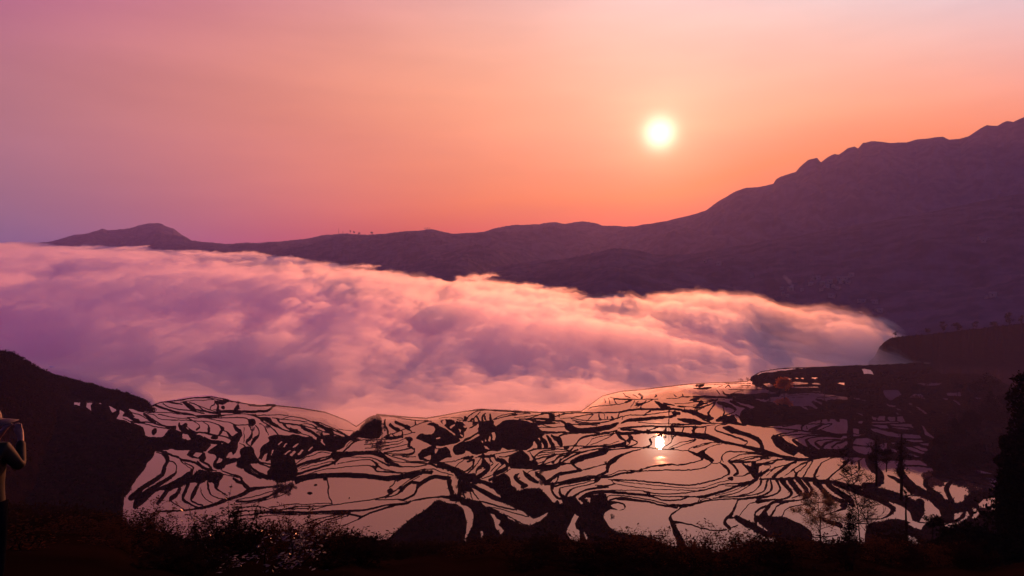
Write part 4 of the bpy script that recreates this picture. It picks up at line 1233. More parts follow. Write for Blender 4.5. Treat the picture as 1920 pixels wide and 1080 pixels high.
# wisps run down from upper left to lower right
ca, sa = 0.41, -0.91
A_ = (Xc*ca+Yc*sa); B_ = (-Xc*sa+Yc*ca)
w1 = fbm(A_/520, B_/420, 3, 70)*170; w2 = fbm(A_/520+9, B_/420+4, 3, 72)*120
b1 = fbm((A_+w1)/620, (B_+w2)/330, 3, 71, 0.5)
b2 = 1-2.2*np.abs(fbm((A_+w1*.8)/330, (B_+w2*.8)/150, 4, 75, 0.52))
b3 = fbm((A_+w2)/95, (B_+w1)/48, 4, 79, 0.55)
b4 = fbm((A_-w2)/44, (B_-w1)/26, 3, 83, 0.6); b5 = fbm(A_/17, B_/11, 2, 87, 0.6)
grow = np.clip(d/110, 0.0, 1)
far = np.clip(Yc/1300, 0.6, 1.5)*(1-0.45*sstep(0.72, 0.97, tr_))*(1-0.4*sstep(2600, 4200, Yc))
zc = zc + grow*far*(22*b1+8*b2+(10.5*b3+8*b4+6*b5)*(0.3+0.7*grow)) + 3.5*np.clip(d/40, 0, 1)*(b3+0.3)
tip = sstep(1770, 1640, cu)*(1-0.9*sstep(0.93, 1.0, tr_)*sstep(1000, 1300, cu)); zc = np.where(d > 0, -99.0+(zc+99.0)*tip, zc) if False else zc-((zc+99.0)*(1-sstep(1770, 1650, cu)))
zc = zc-10*sstep(0.9, 1.0, tr_)*sstep(900, 1200, cu)
zb = np.minimum(zc-2.0, -175+0*zc) ; zb = np.where(d < 25, zc-1.0-d*0.6, zb)
n_r, n_c = zc.shape
top = np.stack([Xc, Yc, zc], -1).reshape(-1, 3); bot = np.stack([Xc, Yc, zb], -1).reshape(-1, 3); o_ = n_r*n_c
ft = grid_faces(n_r, n_c); fb = grid_faces(n_r, n_c, o_)[:, ::-1]
idx = np.arange(o_).reshape(n_r, n_c)
def side(a): a = np.asarray(a); return np.stack([a[:-1], a[:-1]+o_, a[1:]+o_, a[1:]], -1)
sides = np.vstack([side(idx[0]), side(idx[:, -1]), side(idx[-1][::-1]), side(idx[:, 0][::-1])])
cl = mesh_np('cloud_sea', np.vstack([top, bot]), np.vstack([ft, fb, sides]), cloud_mat(0.016))
tag(cl, kind='stuff')
# a thin torn veil drifting over the dense cloud
v1 = fbm((A_+w2)/300+5, (B_+w1)/150, 5, 501, 0.6); v2 = fbm(A_/60, B_/38, 4, 507, 0.6)
vt = np.clip(12+26*v1+18*v2, 0, None)*np.clip(0.35+d/150, 0, 1)*np.clip(Yc/1200, 0.5, 1.3)*sstep(1770, 1600, cu)*(1-0.8*sstep(0.6, 0.95, tr_))
zv = zc+np.maximum(vt, 1.3); zw = np.minimum(zc-2, zv-0.5)
ve = mesh_np('mist_veil', np.vstack([np.stack([Xc, Yc, zv], -1).reshape(-1, 3), np.stack([Xc, Yc, zw], -1).reshape(-1, 3)]), np.vstack([ft, fb, sides]), cloud_mat(0.0022, 'veil_mist', 0.7))
tag(ve, kind='stuff')
# ------------------------------------------------------------------ air
import bmesh
bm = bmesh.new(); bmesh.ops.create_cube(bm, size=1.0); me = bpy.data.meshes.new('haze'); bm.to_mesh(me); bm.free()
hz = bpy.data.objects.new('haze', me); scene.collection.objects.link(hz)
hz.scale = (14000, 9400, 2400); hz.location = (0, 4300, 710)
me.materials.append(cloud_mat(HAZE, "haze_air", 0.42, (0.55, 0.50, 1.0)))
tag(hz, kind='stuff')
# ------------------------------------------------------------------ plants
def tube_np(paths, sides=5):
    Vs = []; Fs = []; off = 0
    for pts, rad in paths:
        pts = np.array(pts, float); n = len(pts)
        d = np.gradient(pts, axis=0); d /= np.linalg.norm(d, axis=1, keepdims=True)+1e-9
        ref = np.where(np.abs(d[:, 2:3]) > 0.9, [[1., 0, 0]], [[0, 0, 1.]])
        a = np.cross(d, ref); a /= np.linalg.norm(a, axis=1, keepdims=True)+1e-9; b = np.cross(d, a)
        th = np.arange(sides)*2*np.pi/sides
        ring = pts[:, None]+np.array(rad)[:, None, None]*(a[:, None]*np.cos(th)[None, :, None]+b[:, None]*np.sin(th)[None, :, None])
        Vs.append(ring.reshape(-1, 3))
        i = np.arange(n-1)[:, None]*sides+np.arange(sides)[None]; j = np.arange(n-1)[:, None]*sides+(np.arange(sides)+1)[None] % sides
        Fs.append(np.stack([i, j, j+sides, i+sides], -1).reshape(-1, 4)+off); off += n*sides
    return np.vstack(Vs), np.vstack(Fs)
def branches(r, h, lean=0.0, spread=0.9, levels=3, first=0.35, nb=7, droop=0.0, r0=None, upness=0.55):
    """limb paths of one tree in local metres, and the twig ends"""
    paths = []; ends = []; r0 = r0 or h*0.018
    def grow(p, d, L, rad, lv):
        n = 6; pts = [p]; q = np.array(p, float); dd = np.array(d, float)
        for i in range(n):
            dd = dd + r.normal(0, 0.13, 3) + (np.array([0, 0, 0.10*upness]) if lv else np.array([0, 0, 0.03])) - np.array([0, 0, droop])*(lv > 0)
            dd /= np.linalg.norm(dd); q = q+dd*L/n; pts.append(q.copy())
        rr = np.maximum(np.linspace(rad, rad*(0.25 if lv < levels else 0.15), n+1), h*0.0016); paths.append((pts, rr))
        if lv >= levels: ends.extend(pts[3:]); return
        m = nb if lv == 0 else max(3, nb//2+1)
        for k in range(m):
            t = (first if lv == 0 else 0.25)+(1-(first if lv == 0 else 0.25))*(k+r.random())/m
            i = min(n-1, int(t*n)); f = t*n-i; s = np.array(pts[i])*(1-f)+np.array(pts[i+1])*f
            az = r.random()*2*np.pi+k*2.4; side = np.array([math.cos(az), math.sin(az), 0])
            nd = dd*upness+side*spread+np.array([0, 0, 0.25*upness]); nd /= np.linalg.norm(nd)
            l2 = L*(0.55 if lv == 0 else 0.6)*(1.1-0.6*t)*(0.8+0.4*r.random())
            grow(s, nd, l2, max(rad*(1-0.7*t)*0.55, h*0.0032), lv+1)
        ends.append(pts[-1])
    grow(np.zeros(3), np.array([lean, 0, 1.0]), h*0.92, r0, 0)
    return paths, np.array(ends)
def leaves_np(r, C, size, jitter, per=1, flat=0.0):
    C = np.repeat(C, per, 0); n = len(C); C = C+r.normal(0, jitter, (n, 3))
    a = r.normal(0, 1, (n, 3)); a[:, 2] *= (1-flat); a /= np.linalg.norm(a, axis=1, keepdims=True); b = np.cross(a, r.normal(0, 1, (n, 3))); b /= np.linalg.norm(b, axis=1, keepdims=True)+1e-9
    s = size*(0.6+0.8*r.random((n, 1)))
    V = np.stack([C-a*s, C-b*s*0.45, C+a*s, C+b*s*0.45], 1).reshape(-1, 3)
    return V, np.arange(4*n).reshape(-1, 4)
def crown_pts(r, n, w, h, z0, lobes=9, shape='round'):
    """leaf centres in clumps of uneven size, gaps between"""
    cs = []
    for k in range(lobes):
        t = (k+0.5)/lobes
        if shape == 'cone': rad = w*0.5*(1-t)**0.8+0.05*w; c = np.array([r.normal(0, rad*.35), r.normal(0, rad*.35), z0+h*t]); sr = rad*0.75+0.04*h
        elif shape == 'column': rad = w*0.5*math.sin(math.pi*min(1, 0.2+t*0.85))**0.6; c = np.array([r.normal(0, rad*.3), r.normal(0, rad*.3), z0+h*t]); sr = rad*0.8
        else:
            d = r.normal(0, 1, 3); d /= np.linalg.norm(d); q = r.random()**0.4*0.72; c = np.array([d[0]*w*.5*q, d[1]*w*.5*q, z0+h*.5+d[2]*h*.5*q]); sr = w*(0.14+0.14*r.random())
        cs.append((c, sr))
    out = []
    tot = sum(s**2 for _, s in cs)
    for c, s in cs:
        m = max(4, int(n*s*s/tot)); d = r.normal(0, 1, (m, 3)); d /= np.linalg.norm(d, axis=1, keepdims=True)
        out.append(c+d*s*(r.random((m, 1))**0.45)*np.array([1, 1, 0.8]))
    return np.vstack(out)
def add_tree(name, label, cat, pos, h, w, leafmat, nleaf=900, lsize=None, shape='round', z0=0.3, seed=1, group=None, bare=0.0, **kw):
    r = np.random.default_rng(seed); e = empty(name, pos); tag(e, label, cat, group)
    if bare:                                        # limbs carry the shape, sparse leaves at the twig ends
        paths, ends = branches(r, h, **kw)
        V, Fq = tube_np(paths, 5)
        k_ = w/max(1e-3, np.ptp(V[:, 0])); V[:, :2] *= k_; ends = ends*np.array([k_, k_, 1])
        mesh_np('trunk', V, Fq, MAT['bark'], e)
        V, Fq = leaves_np(r, ends, lsize or h*0.012, h*0.022, max(1, int(nleaf/len(ends))))
        mesh_np('crown', V, Fq, leafmat, e, smooth=False)
    else:
        cr = crown_pts(r, nleaf, w, h*(1-z0), h*z0, kw.pop('lobes', 10), shape)
        paths = [([(0, 0, -0.3*h*0.2), (w*.02, 0, h*.3), (0, w*.02, h*.62), (0, 0, h*.85)], [h*.022, h*.017, h*.011, h*.004])]
        for k in range(7):
            q = cr[r.integers(len(cr))]*np.array([.8, .8, 1]); s = np.array([0, 0, max(h*.15, q[2]-np.hypot(q[0], q[1])*.8)])
            paths.append(([s, (s+q)/2+[0, 0, h*.01], q], [h*.009, h*.006, h*.002]))
        V, Fq = tube_np(paths, 5); mesh_np('trunk', V, Fq, MAT['bark'], e)
        V, Fq = leaves_np(r, cr, lsize or w*0.045, w*0.01); mesh_np('crown', V, Fq, leafmat, e, smooth=False)
    return e
def copy_tree(o, pos, s=1.0, rz=0.0, label=None):
    c = o.copy(); scene.collection.objects.link(c); c.location = pos; c.scale = (s, s, s); c.rotation_euler = (0, 0, rz)
    if label: c['label'] = label
    for ch in [x for x in scene.objects if x.parent == o]:
        d_ = ch.copy(); scene.collection.objects.link(d_); d_.parent = c
    return c
def at(u, vtop, vbase, Y):
    """foot position and height of something standing at depth Y between two rows"""
    p = P(u, vbase, Y); return p, (vbase-vtop)/F*Y
# --- trees in front of the ponds, on the photographer's slope
p, h = at(1614, 858, 1050, 78)
add_tree('bare_tree', 'tall slim nearly bare tree standing highest before the ponds on the right', 'tree', p, h, 6.6, MAT['bushleaf'], 2200, 0.045, seed=11, bare=1, nb=13, first=0.30, spread=1.25, levels=3, r0=0.15, upness=0.35)
p, h = at(1541, 933, 1050, 74)
add_tree('spreading_tree', 'wide spreading tree with yellow leaves left of the tall bare tree', 'tree', p, h, 6.0, MAT['yellowleaf'], 8000, 0.07, seed=12, bare=1, nb=9, first=0.30, spread=1.2, levels=3, r0=0.11, upness=0.5)
p, h = at(1592, 938, 1055, 70)
add_tree('conifer', 'dense dark narrow conifer between the yellow tree and the tall bare trunk', 'tree', p, h, 1.9, MAT['darkleaf'], 3200, 0.09, 'column', 0.05, seed=13, lobes=14)
p, h = at(1640, 935, 1055, 82)
add_tree('twiggy_tree', 'low twiggy tree with reddish leaves right of the tall bare trunk', 'tree', p, h, 4.6, MAT['warmleaf'], 1400, 0.06, seed=14, bare=1, nb=10, first=0.3, spread=0.8, levels=2)
p, h = at(1749, 958, 1075, 66)
add_tree('round_headed_tree', 'small dark tree with a ball shaped head on a bare stem above bushes', 'tree', p, h, 2.0, MAT['darkleaf'], 1300, 0.09, 'round', 0.62, seed=15, lobes=9)
for k_, (u, vt, vb, Y, w, lab_) in enumerate([
  (1643, 806, 905, 150, 5.0, 'dark bushy tree left of the hanging branches, behind the tall bare tree'),
  (1690, 792, 930, 140, 4.6, 'loose leaved dark tree whose crown hangs over the bright pond'),
  (1662, 830, 882, 170, 3.4, 'small dark tree between two taller trees at the pond edge')]):
    p, h = at(u, vt, vb, Y)
    add_tree('pond_side_tree', lab_, 'tree', p, h, w, MAT['darkleaf'], 1300, 0.14, 'round', 0.08, seed=20+k_, lobes=16)
p, h = at(1699, 905, 1055, 80)
add_tree('wispy_tree', 'wispy tree with a small feathery tuft over the middle pond on the right', 'tree', p, h, 2.6, MAT['darkleaf'], 420, 0.05, 'round', 0.72, seed=27, lobes=8)
# --- dark wood down the right edge
big = [(1915,700,1000,95,5.5,'cone','tallest dark tree filling the right edge of the view'),(1904,780,960,110,5,'round','broad dark tree left of the tallest one at the right edge'),
 (1830,830,880,376,16,'round','dark tree with a ragged top behind the far right ponds'),(1796,842,878,379,12,'round','round dark tree nearest the small striped ponds on the right'),
 (1893,868,985,62,2.6,'cone','dark conifer reaching in from the right over the last pond'),(1935,800,1060,48,7,'cone','dark conifer cut by the right edge of the view'),
 (1912,850,940,105,5,'round','low dark tree above the narrow pond at the far right'),(1850,985,1090,50,6,'round','dark leafy tree at the lower right corner'),
 (1905,1000,1110,40,5,'round','dark leafy tree cut by the lower right corner'),(1790,985,1095,55,4.5,'round','dark leafy tree left of the corner trees at the lower right')]
big += [(1752,846,880,376,11,'round','leftmost of the dark trees on the dark land at the right, over the striped ponds'),(1768,812,852,410,9,'column','second dark tree from the left on the dark land at the right'),
 (1790,784,832,438,10,'cone','third dark tree from the left on the dark land at the right'),(1822,764,816,464,14,'round','fourth dark tree from the left on the dark land at the right'),
 (1858,734,792,508,14,'cone','fifth dark tree from the left on the dark land at the right'),(1890,722,782,529,17,'round','sixth dark tree from the left, far back on the dark land at the right'),(1764,866,886,370,9,'round','low dark tree at the corner of the dark land beside the right ponds')]
for k_, (u, vt, vb, Y, w, shp, lab_) in enumerate(big):
    p, h = at(u, vt, vb, Y)
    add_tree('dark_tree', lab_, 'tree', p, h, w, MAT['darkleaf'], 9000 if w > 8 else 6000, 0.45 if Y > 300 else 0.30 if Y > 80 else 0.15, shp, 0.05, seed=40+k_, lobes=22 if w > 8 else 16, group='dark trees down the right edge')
# --- trees standing among the terraces
def gt(u, vfoot, vtop, wpx, name, lab_, m, n=500, shape='round', z0=0.2, seed=1, ls=None, group=None, lobes=9):
    x, y, z = ground_at(u, vfoot); h = (vfoot-vtop)/F*y; w = wpx/F*y
    return add_tree(name, lab_, 'tree', (x, y, z-0.2), h, w, m, n, ls or w*0.05, shape, z0, seed, group, lobes=lobes)
gt(1470, 737, 703, 32, 'autumn_tree', 'bright orange autumn tree beyond the shining ponds', MAT['orangeleaf'], 1600, z0=0.12, seed=60, lobes=16)
gt(1443, 754, 724, 10, 'cypress', 'dark pointed tree below and left of the orange autumn tree', MAT['darkleaf'], 500, 'cone', 0.05, 61)
gt(1546, 738, 711, 9, 'cypress', 'dark pointed tree right of the orange autumn tree', MAT['darkleaf'], 400, 'cone', 0.05, 62)
gt(1569, 738, 716, 9, 'cypress', 'shorter dark pointed tree right of the pair beside the orange tree', MAT['darkleaf'], 400, 'cone', 0.05, 63)
gt(1418, 714, 699, 11, 'rim_tree', 'small dark tree on the rim where the cloud meets the dark fields', MAT['darkleaf'], 300, seed=64)
gt(1402, 716, 703, 12, 'rim_tree', 'thin pale tree on the rim, right one of two before the cloud', MAT['warmleaf'], 90, seed=65)
gt(1389, 716, 703, 12, 'rim_tree', 'thin pale tree on the rim, left one of two before the cloud', MAT['warmleaf'], 90, seed=66)
gt(1445, 697, 689, 5, 'rim_tree', 'tiny tree on the skyline of the dark fields against the cloud', MAT['darkleaf'], 120, seed=67)
grove = [(706,818,778,26,'tall dark crown of the grove where the mist touches the ponds'),(694,815,790,22,'left tree of the grove where the mist touches the ponds'),(716,818,790,20,'right tree of the grove where the mist touches the ponds'),(668,816,805,18,'low bushy tree at the left foot of the mist side grove')]
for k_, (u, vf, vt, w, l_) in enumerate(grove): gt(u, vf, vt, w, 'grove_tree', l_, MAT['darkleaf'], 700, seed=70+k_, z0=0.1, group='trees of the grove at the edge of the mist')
g2 = [(520,900,862,26,'left tree of the dark clump amid the left ponds'),(535,896,858,30,'tallest tree of the dark clump amid the left ponds'),(548,893,868,20,'right tree of the dark clump amid the left ponds'),(526,905,885,22,'lowest tree of the dark clump amid the left ponds')]
for k_, (u, vf, vt, w, l_) in enumerate(g2): gt(u, vf, vt, w, 'clump_tree', l_, MAT['darkleaf'], 800, seed=80+k_, z0=0.05, group='trees of the clump amid the left ponds')
for k_, (u, vf, vt, w, l_) in enumerate([(1148,968,955,10,'bush on the dark bank left of the oval pond'),(1014,895,880,16,'bush at the meeting of banks in the centre'),(864,905,888,20,'dark bush where many banks meet left of centre'),
  (473,797,784,12,'bush on a bank amid the small left ponds'),(502,796,783,14,'bush on the bank beside the left mist edge'),(446,760,750,9,'small bush on the rim of the left ponds'),(599,806,794,13,'bush on the rim below the mist on the left'),
  (1260,812,803,9,'small bush on the bank above the sunlit pond'),(1247,812,803,8,'smaller bush on the bank above the sunlit pond'),(1135,866,858,8,'bush on the bank below the sunlit pond'),
  (1105,748,733,24,'faint dark bush showing through the mist beyond the shining ponds'),
  (1745,700,684,12,'dark tree right of the far small ponds'),(1824,742,712,34,'dark wide tree at the foot of the far right hill'),(1795,735,713,22,'dark tree left of the wide one under the far right hill'),
  (1855,735,700,40,'big dark crown under the far right hill'),(1640,732,715,26,'reddish dark tree amid the far shaded terraces'),(1720,735,716,26,'dark tree amid the far shaded terraces on the right'),(1600,748,732,30,'low dark tree amid the far shaded terraces')]):
    gt(u, vf, vt, w, 'field_tree' if w > 15 else 'field_bush', l_, MAT['warmleaf'] if 'reddish' in l_ else MAT['darkleaf'], 450, seed=90+k_, z0=0.05)
# --- trees on skylines
def ridge_tree(u, v, w_px, h_px, Y, lab_, seed, name='skyline_tree', cat='tree', group=None, n=260, z0=0.3):
    p = P(u, v, Y); add_tree(name, lab_, cat, p, h_px/F*Y, w_px/F*Y, MAT['darkleaf'], n, w_px/F*Y*0.07, 'round', z0, seed, group, lobes=7)
for k_, (u, w, h, l_) in enumerate([(657,5,8,'left tree of the trees on the far skyline'),(664,6,7.5,'broad tree on the far skyline, left of centre'),(674,7,5,'low tree on the far skyline right of the broad one'),(697,8,6,'round tree alone on the far skyline'),
   (797,3.5,5,'left of three small trees on the far knoll'),(801,3.5,5,'middle of three small trees on the far knoll'),(805,3.5,5,'right of three small trees on the far knoll')]):
    cd = float(np.interp(u, [a for a, b, c in crest1], [c for a, b, c in crest1])); cv = float(np.interp(u, [a for a, b, c in crest1], [b for a, b, c in crest1]))
    ridge_tree(u, cv+1.0, w, h+1, cd, l_, 120+k_, z0=0.25, group='trees on the far skyline')
for k_, (u, h) in enumerate([(635, 11), (643, 6)]):
    cd = float(np.interp(u, [a for a, b, c in crest1], [c for a, b, c in crest1])); x, y, z = P(u, 439, cd); hh = h/F*cd
    V, Fq = tube_np([([(0, 0, 0), (0, 0, hh*.5), (0, 0, hh)], [1.6, 1.3, 1.0]), ([(-3, 0, hh*.8), (0, 0, hh*.8), (3, 0, hh*.8)], [.6, .6, .6])], 4)
    o = mesh_np('mast', V, Fq, MAT['bark']); o.location = (x, y, z); tag(o, ['taller thin mast on the far skyline', 'shorter thin mast on the far skyline'][k_], 'mast', 'masts on the far skyline')
ridge_tree(1679, 633, 9, 13, 972, 'small tree on the dark spit reaching into the cloud', 130, 'spit_tree')
for k_, (u, v) in enumerate([(1740,628),(1768,626),(1795,624),(1830,619),(1862,615),(1893,612),(1915,609)]):
    ridge_tree(u, v, 14+3*(k_ % 3), 15+4*((k_*7) % 4), float(np.interp(u, [1700, 1920], [980, 1000])), ['leftmost', 'second', 'third', 'middle', 'fifth', 'sixth', 'rightmost'][k_]+' dark tree in the row along the dark spit behind the terraces', 140+k_, 'row_tree', group='trees along the dark spit', n=300, z0=0.1)
# --- mooring-like pole and clods in the ponds
x, y, z = ground_at(1254, 795)
V, Fq = tube_np([([(0, 0, -.5), (0.03, 0, 5), (0, 0, 11)], [.16, .14, .10])], 6); o = mesh_np('pole', V, Fq, MAT['bark']); o.location = (x, y, z); tag(o, 'single thin pole standing in a pond at the centre', 'pole')
# ------------------------------------------------------------------ village on the hillside
su, sX, sY, sZ = SPUR
def spur_at(u, v):
    j = int(np.argmin(np.abs(su-u))); vv = 540-F*sZ[:, j]/sY[:, j]; ok_ = np.where(vv <= v)[0]
    i = ok_[0] if len(ok_) else len(vv)-1
    return float(sX[i, j]), float(sY[i, j]), float(sZ[i, j])
def make_house(w, dpt, h, seed):
    e = empty('house', (0, 0, 0))
    x, y = w/2, dpt/2; rh = h*0.45
    V = [(-x,-y,-3),(x,-y,-3),(x,y,-3),(-x,y,-3),(-x,-y,h),(x,-y,h),(x,y,h),(-x,y,h),(-x,0,h+rh),(x,0,h+rh)]
    me = bpy.data.meshes.new('wall'); me.from_pydata(V, [], [(0,1,5,4),(1,2,6,9,5),(2,3,7,6),(3,0,4,8,7)]); me.materials.append(MAT['wall']); o = bpy.data.objects.new('wall', me); scene.collection.objects.link(o); o.parent = e
    t_ = 0.35; ov = 0.8
    V = [(-x-ov,-y-ov,h-ov*.5),(x+ov,-y-ov,h-ov*.5),(x+ov,0,h+rh+.1),(-x-ov,0,h+rh+.1),(x+ov,y+ov,h-ov*.5),(-x-ov,y+ov,h-ov*.5)]
    V += [(a, b, c+t_) for a, b, c in V]
    me = bpy.data.meshes.new('roof'); me.from_pydata(V, [], [(0,1,2,3),(3,2,4,5),(6,9,8,7),(9,11,10,8),(0,6,7,1),(4,10,11,5),(0,3,9,6),(3,5,11,9),(1,7,8,2),(2,8,10,4)]); me.materials.append(MAT['roof']); o = bpy.data.objects.new('roof', me); scene.collection.objects.link(o); o.parent = e
    me = bpy.data.meshes.new('window'); V = []; Fw = []
    for k in (0,):
        b = len(V); cx = k*w*0.3; V += [(cx-.8,-y-.05,h*.40),(cx+.8,-y-.05,h*.40),(cx+.8,-y-.05,h*.72),(cx-.8,-y-.05,h*.72)]; Fw.append((b, b+1, b+2, b+3))
    me.from_pydata(V, [], Fw); me.materials.append(MAT['bark']); o = bpy.data.objects.new('window', me); scene.collection.objects.link(o); o.parent = e
    return e
house0 = make_house(13, 9, 7, 0); tag(house0, 'pale village house with a grey gable roof on the wooded hillside', 'house', 'houses of the hillside village')
hs = [(1476,557),(1468,555),(1483,546),(1466,543),(1504,546),(1526,526),(1534,524),(1543,535),(1550,540),(1556,530),(1562,541),(1575,527),(1579,531),(1585,526),(1590,533),(1571,545),(1540,548),(1520,537),(1597,522),
      (1612,567),(1618,569),(1640,572),(1645,584),(1650,586),(1606,589),(1612,592),(1560,560),(1437,567),(1838,452),(1845,455),(1852,450),(1862,559),(1850,561),(1410,520),(1348,498),(1322,492)]
rr_ = random.Random(4)
for k_, (u, v) in enumerate(hs):
    c = house0 if k_ == 0 else copy_tree(house0, (0, 0, 0))
    c.location = spur_at(u, v); s_ = rr_.uniform(.5, .85); c.scale = (s_*rr_.uniform(.8, 1.3), s_, s_); c.rotation_euler = (0, 0, rr_.uniform(-.9, .9))
# smoke rising from the village
sx, sy, sz = spur_at(1486, 548); hh = 30/F*sy
pts = [(sx-(t*t*16)/F*sy*1.3+rr_.uniform(-1, 1), sy-6, sz+t*hh) for t in np.linspace(0, 1, 9)]
V, Fq = tube_np([(pts, np.array([1.5, 3, 2.6, 4.5, 3.6, 6, 4.2, 5.5, 2.5])*sy/1400)], 12)
V = V+np.stack([fbm(V[:, 0]/6, V[:, 2]/6, 3, 5)*3]*3, 1)
o = mesh_np('smoke', V, Fq, cloud_mat(0.010, 'smoke', 0.1)); tag(o, kind='stuff')
# ------------------------------------------------------------------ undergrowth and bushes close by
def scrub(name, C, size, m, label=None):
    V, Fq = leaves_np(rng, C, 1.0, 0.0); V = V.reshape(-1, 4, 3); c = V.mean(1, keepdims=True); V = (c+(V-c)*size[:, None, None]).reshape(-1, 3)
    return mesh_np(name, V, Fq, m, smooth=False)
n_ = 60000
yy = 26+rng.random(n_)**0.7*190; uu = rng.uniform(-40, 1960, n_); xx = (uu-960)/F*yy
zz = near_z(xx, yy)-np.clip(yy-20, 0, 200)*0.006+np.clip(yy, 0, 120)/120*1.6*fbm(xx/16, yy/16, 4, 61); cl_ = fbm(xx/9, yy/9, 3, 200)
zz = zz+np.abs(rng.normal(0, 1, n_))*(0.004*yy)*(1+cl_*1.5)*np.clip(yy/60, .3, 1)+0.2
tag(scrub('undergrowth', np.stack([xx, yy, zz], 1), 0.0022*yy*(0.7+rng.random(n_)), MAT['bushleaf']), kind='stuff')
# grass and brush along the earth masses of the terraces
ii, jj = np.where((sd > 3) & (over < -2) & (VV < 1010)); pick = rng.integers(0, len(ii), 60000); ii = ii[pick]; jj = jj[pick]
C = np.stack([XX[ii, jj]+rng.normal(0, .4, len(ii)), Yd[ii, jj]+rng.normal(0, .4, len(ii)), Z[ii, jj]+np.abs(rng.normal(0, .45, len(ii)))*np.clip(sd[ii, jj]/8, .3, 1.2)], 1)
tag(scrub('brush', C, 0.35+0.5*rng.random(len(ii))**2, MAT['darkleaf']), kind='stuff')
# scrub on the left hillside and along its ridge
lu, lX, lY, lZ = LEFT
ri = rng.integers(24, lX.shape[0], 52000); ci = rng.integers(0, lX.shape[1], 52000); ri[:9000] = lX.shape[0]-1-rng.integers(0, 3, 9000)
sz_ = (0.35+0.9*rng.random(52000)**3)*lY[ri, ci]/450
C = np.stack([lX[ri, ci]+rng.normal(0, .8, 52000), lY[ri, ci]+rng.normal(0, .8, 52000), lZ[ri, ci]+np.abs(rng.normal(0, .7, 52000))*(0.5+1.2*np.clip(fbm(lX[ri, ci]/18, lY[ri, ci]/18, 3, 400), 0, 1))], 1)
tag(scrub('scrub', C, sz_, MAT['bushleaf']), kind='stuff')
def make_bush(seed, h, w, m, dens=1.0, leaf=0.045):
    r = np.random.default_rng(seed); e = empty('bush', (0, 0, 0)); paths = []; ends = []
    for k in range(int(15*dens)):
        az = r.random()*2*np.pi; sp = r.random()**0.6*w*.5; top_ = np.array([math.cos(az)*sp, math.sin(az)*sp, h*(0.65+0.42*r.random()-0.25*(sp/(w*.5))**2)])
        st = np.array([math.cos(az)*sp*.15, math.sin(az)*sp*.15, -0.4]); n = 7; pts = [st+(top_-st)*t+np.array([0, 0, math.sin(t*3.1)*h*.08])+r.normal(0, .02*h, 3)*(t > 0) for t in np.linspace(0, 1, n)]
        paths.append((pts, np.linspace(.018, .004, n)*h*.5)); ends += [p_ for p_ in pts[2:]]
        for q in range(6):
            i = r.integers(2, n); b = pts[i-1]; d_ = r.normal(0, 1, 3); d_[2] = abs(d_[2])*.8; d_ /= np.linalg.norm(d_); L_ = h*(.10+.14*r.random())
            tw = [b, b+d_*L_*.5+r.normal(0, .01*h, 3), b+d_*L_+np.array([0, 0, L_*.15])]; paths.append((tw, [.004*h, .003*h, .0015*h])); ends += tw[1:]*2
    V, Fq = tube_np(paths, 4); mesh_np('stem', V, Fq, MAT['bark'], e)
    V, Fq = leaves_np(r, np.array(ends), leaf, h*.035, int(5*dens)); mesh_np('foliage', V, Fq, m, e, smooth=False)
    return e
protos = [make_bush(300+k, 2.0, 2.2, m_, d_) for k, (m_, d_) in enumerate([(MAT['bushleaf'], 1.3), (MAT['warmleaf'], 1.0), (MAT['bushleaf'], .8), (MAT['warmleaf'], .55), (MAT['wetleaf'], .45)])]
WORDS = [('dark', 'with small glossy leaves'), ('rusty brown', 'with sparse leaves'), ('dark twiggy', 'with loose shoots'), ('reddish twiggy', 'with thin upright shoots'), ('glistening', 'with wet leaves catching the sun')]
line = [  # u, top v, depth, kind, scale
 (250,946,30,2,1.0),(285,938,32,1,1),(330,962,28,2,1),(372,955,26,3,1),(400,968,24,0,1),(428,918,20,4,.9),(445,952,18,0,1.1),(470,985,22,1,1),(505,1000,14,4,1.1),(540,950,24,1,1),(575,968,26,3,1),(602,962,27,1,1),(640,985,28,3,1),
 (690,1012,30,2,1),(740,1030,30,0,1),(800,1035,32,2,1),(865,1018,30,3,1),(905,1005,30,3,1),(950,1020,28,1,1),(1010,1015,30,2,1),(1065,1000,28,3,1),(1100,1008,25,1,1),(1150,1002,24,0,1),(1180,985,22,3,1),(1212,990,21,1,1),(1245,1005,23,2,1),
 (1290,1000,22,3,1),(1330,990,20,1,1),(1362,996,21,3,1),(1395,992,22,1,1),(1425,1005,24,2,1),(1470,1000,28,0,1),(1510,1010,26,1,1),(1560,1020,28,2,1),(1650,1000,32,1,1),(1680,985,38,0,1.2),(1715,995,34,2,1),(1770,1015,30,1,1),(1810,1010,26,0,1),
 (60,1010,26,2,1),(120,1000,24,3,1),(180,1005,22,1,1),(30,1040,12,3,.8),(230,1005,18,1,1),(350,1020,12,0,1),(562,1000,13,4,1),(650,1045,14,0,1),(1000,1055,14,2,1),(1130,1050,13,0,1),(1290,1045,13,2,1),(1450,1050,13,0,1),(1600,1050,14,2,1)]
first_used = set(); seen_ = {}
def blab(k_, kd, u, vt, zone):
    d_ = 'small' if vt > 1025 else 'tall' if vt < 975 else 'middling'
    side_ = 'near' if vt > 1030 else ''
    base_ = '%s %s bush %s' % (d_, WORDS[kd][0], zone)
    n_ = seen_[base_] = seen_.get(base_, 0)+1
    return base_ if n_ == 1 else base_+[', next one to the right', ', third from the left', ', fourth from the left'][min(n_-2, 2)]
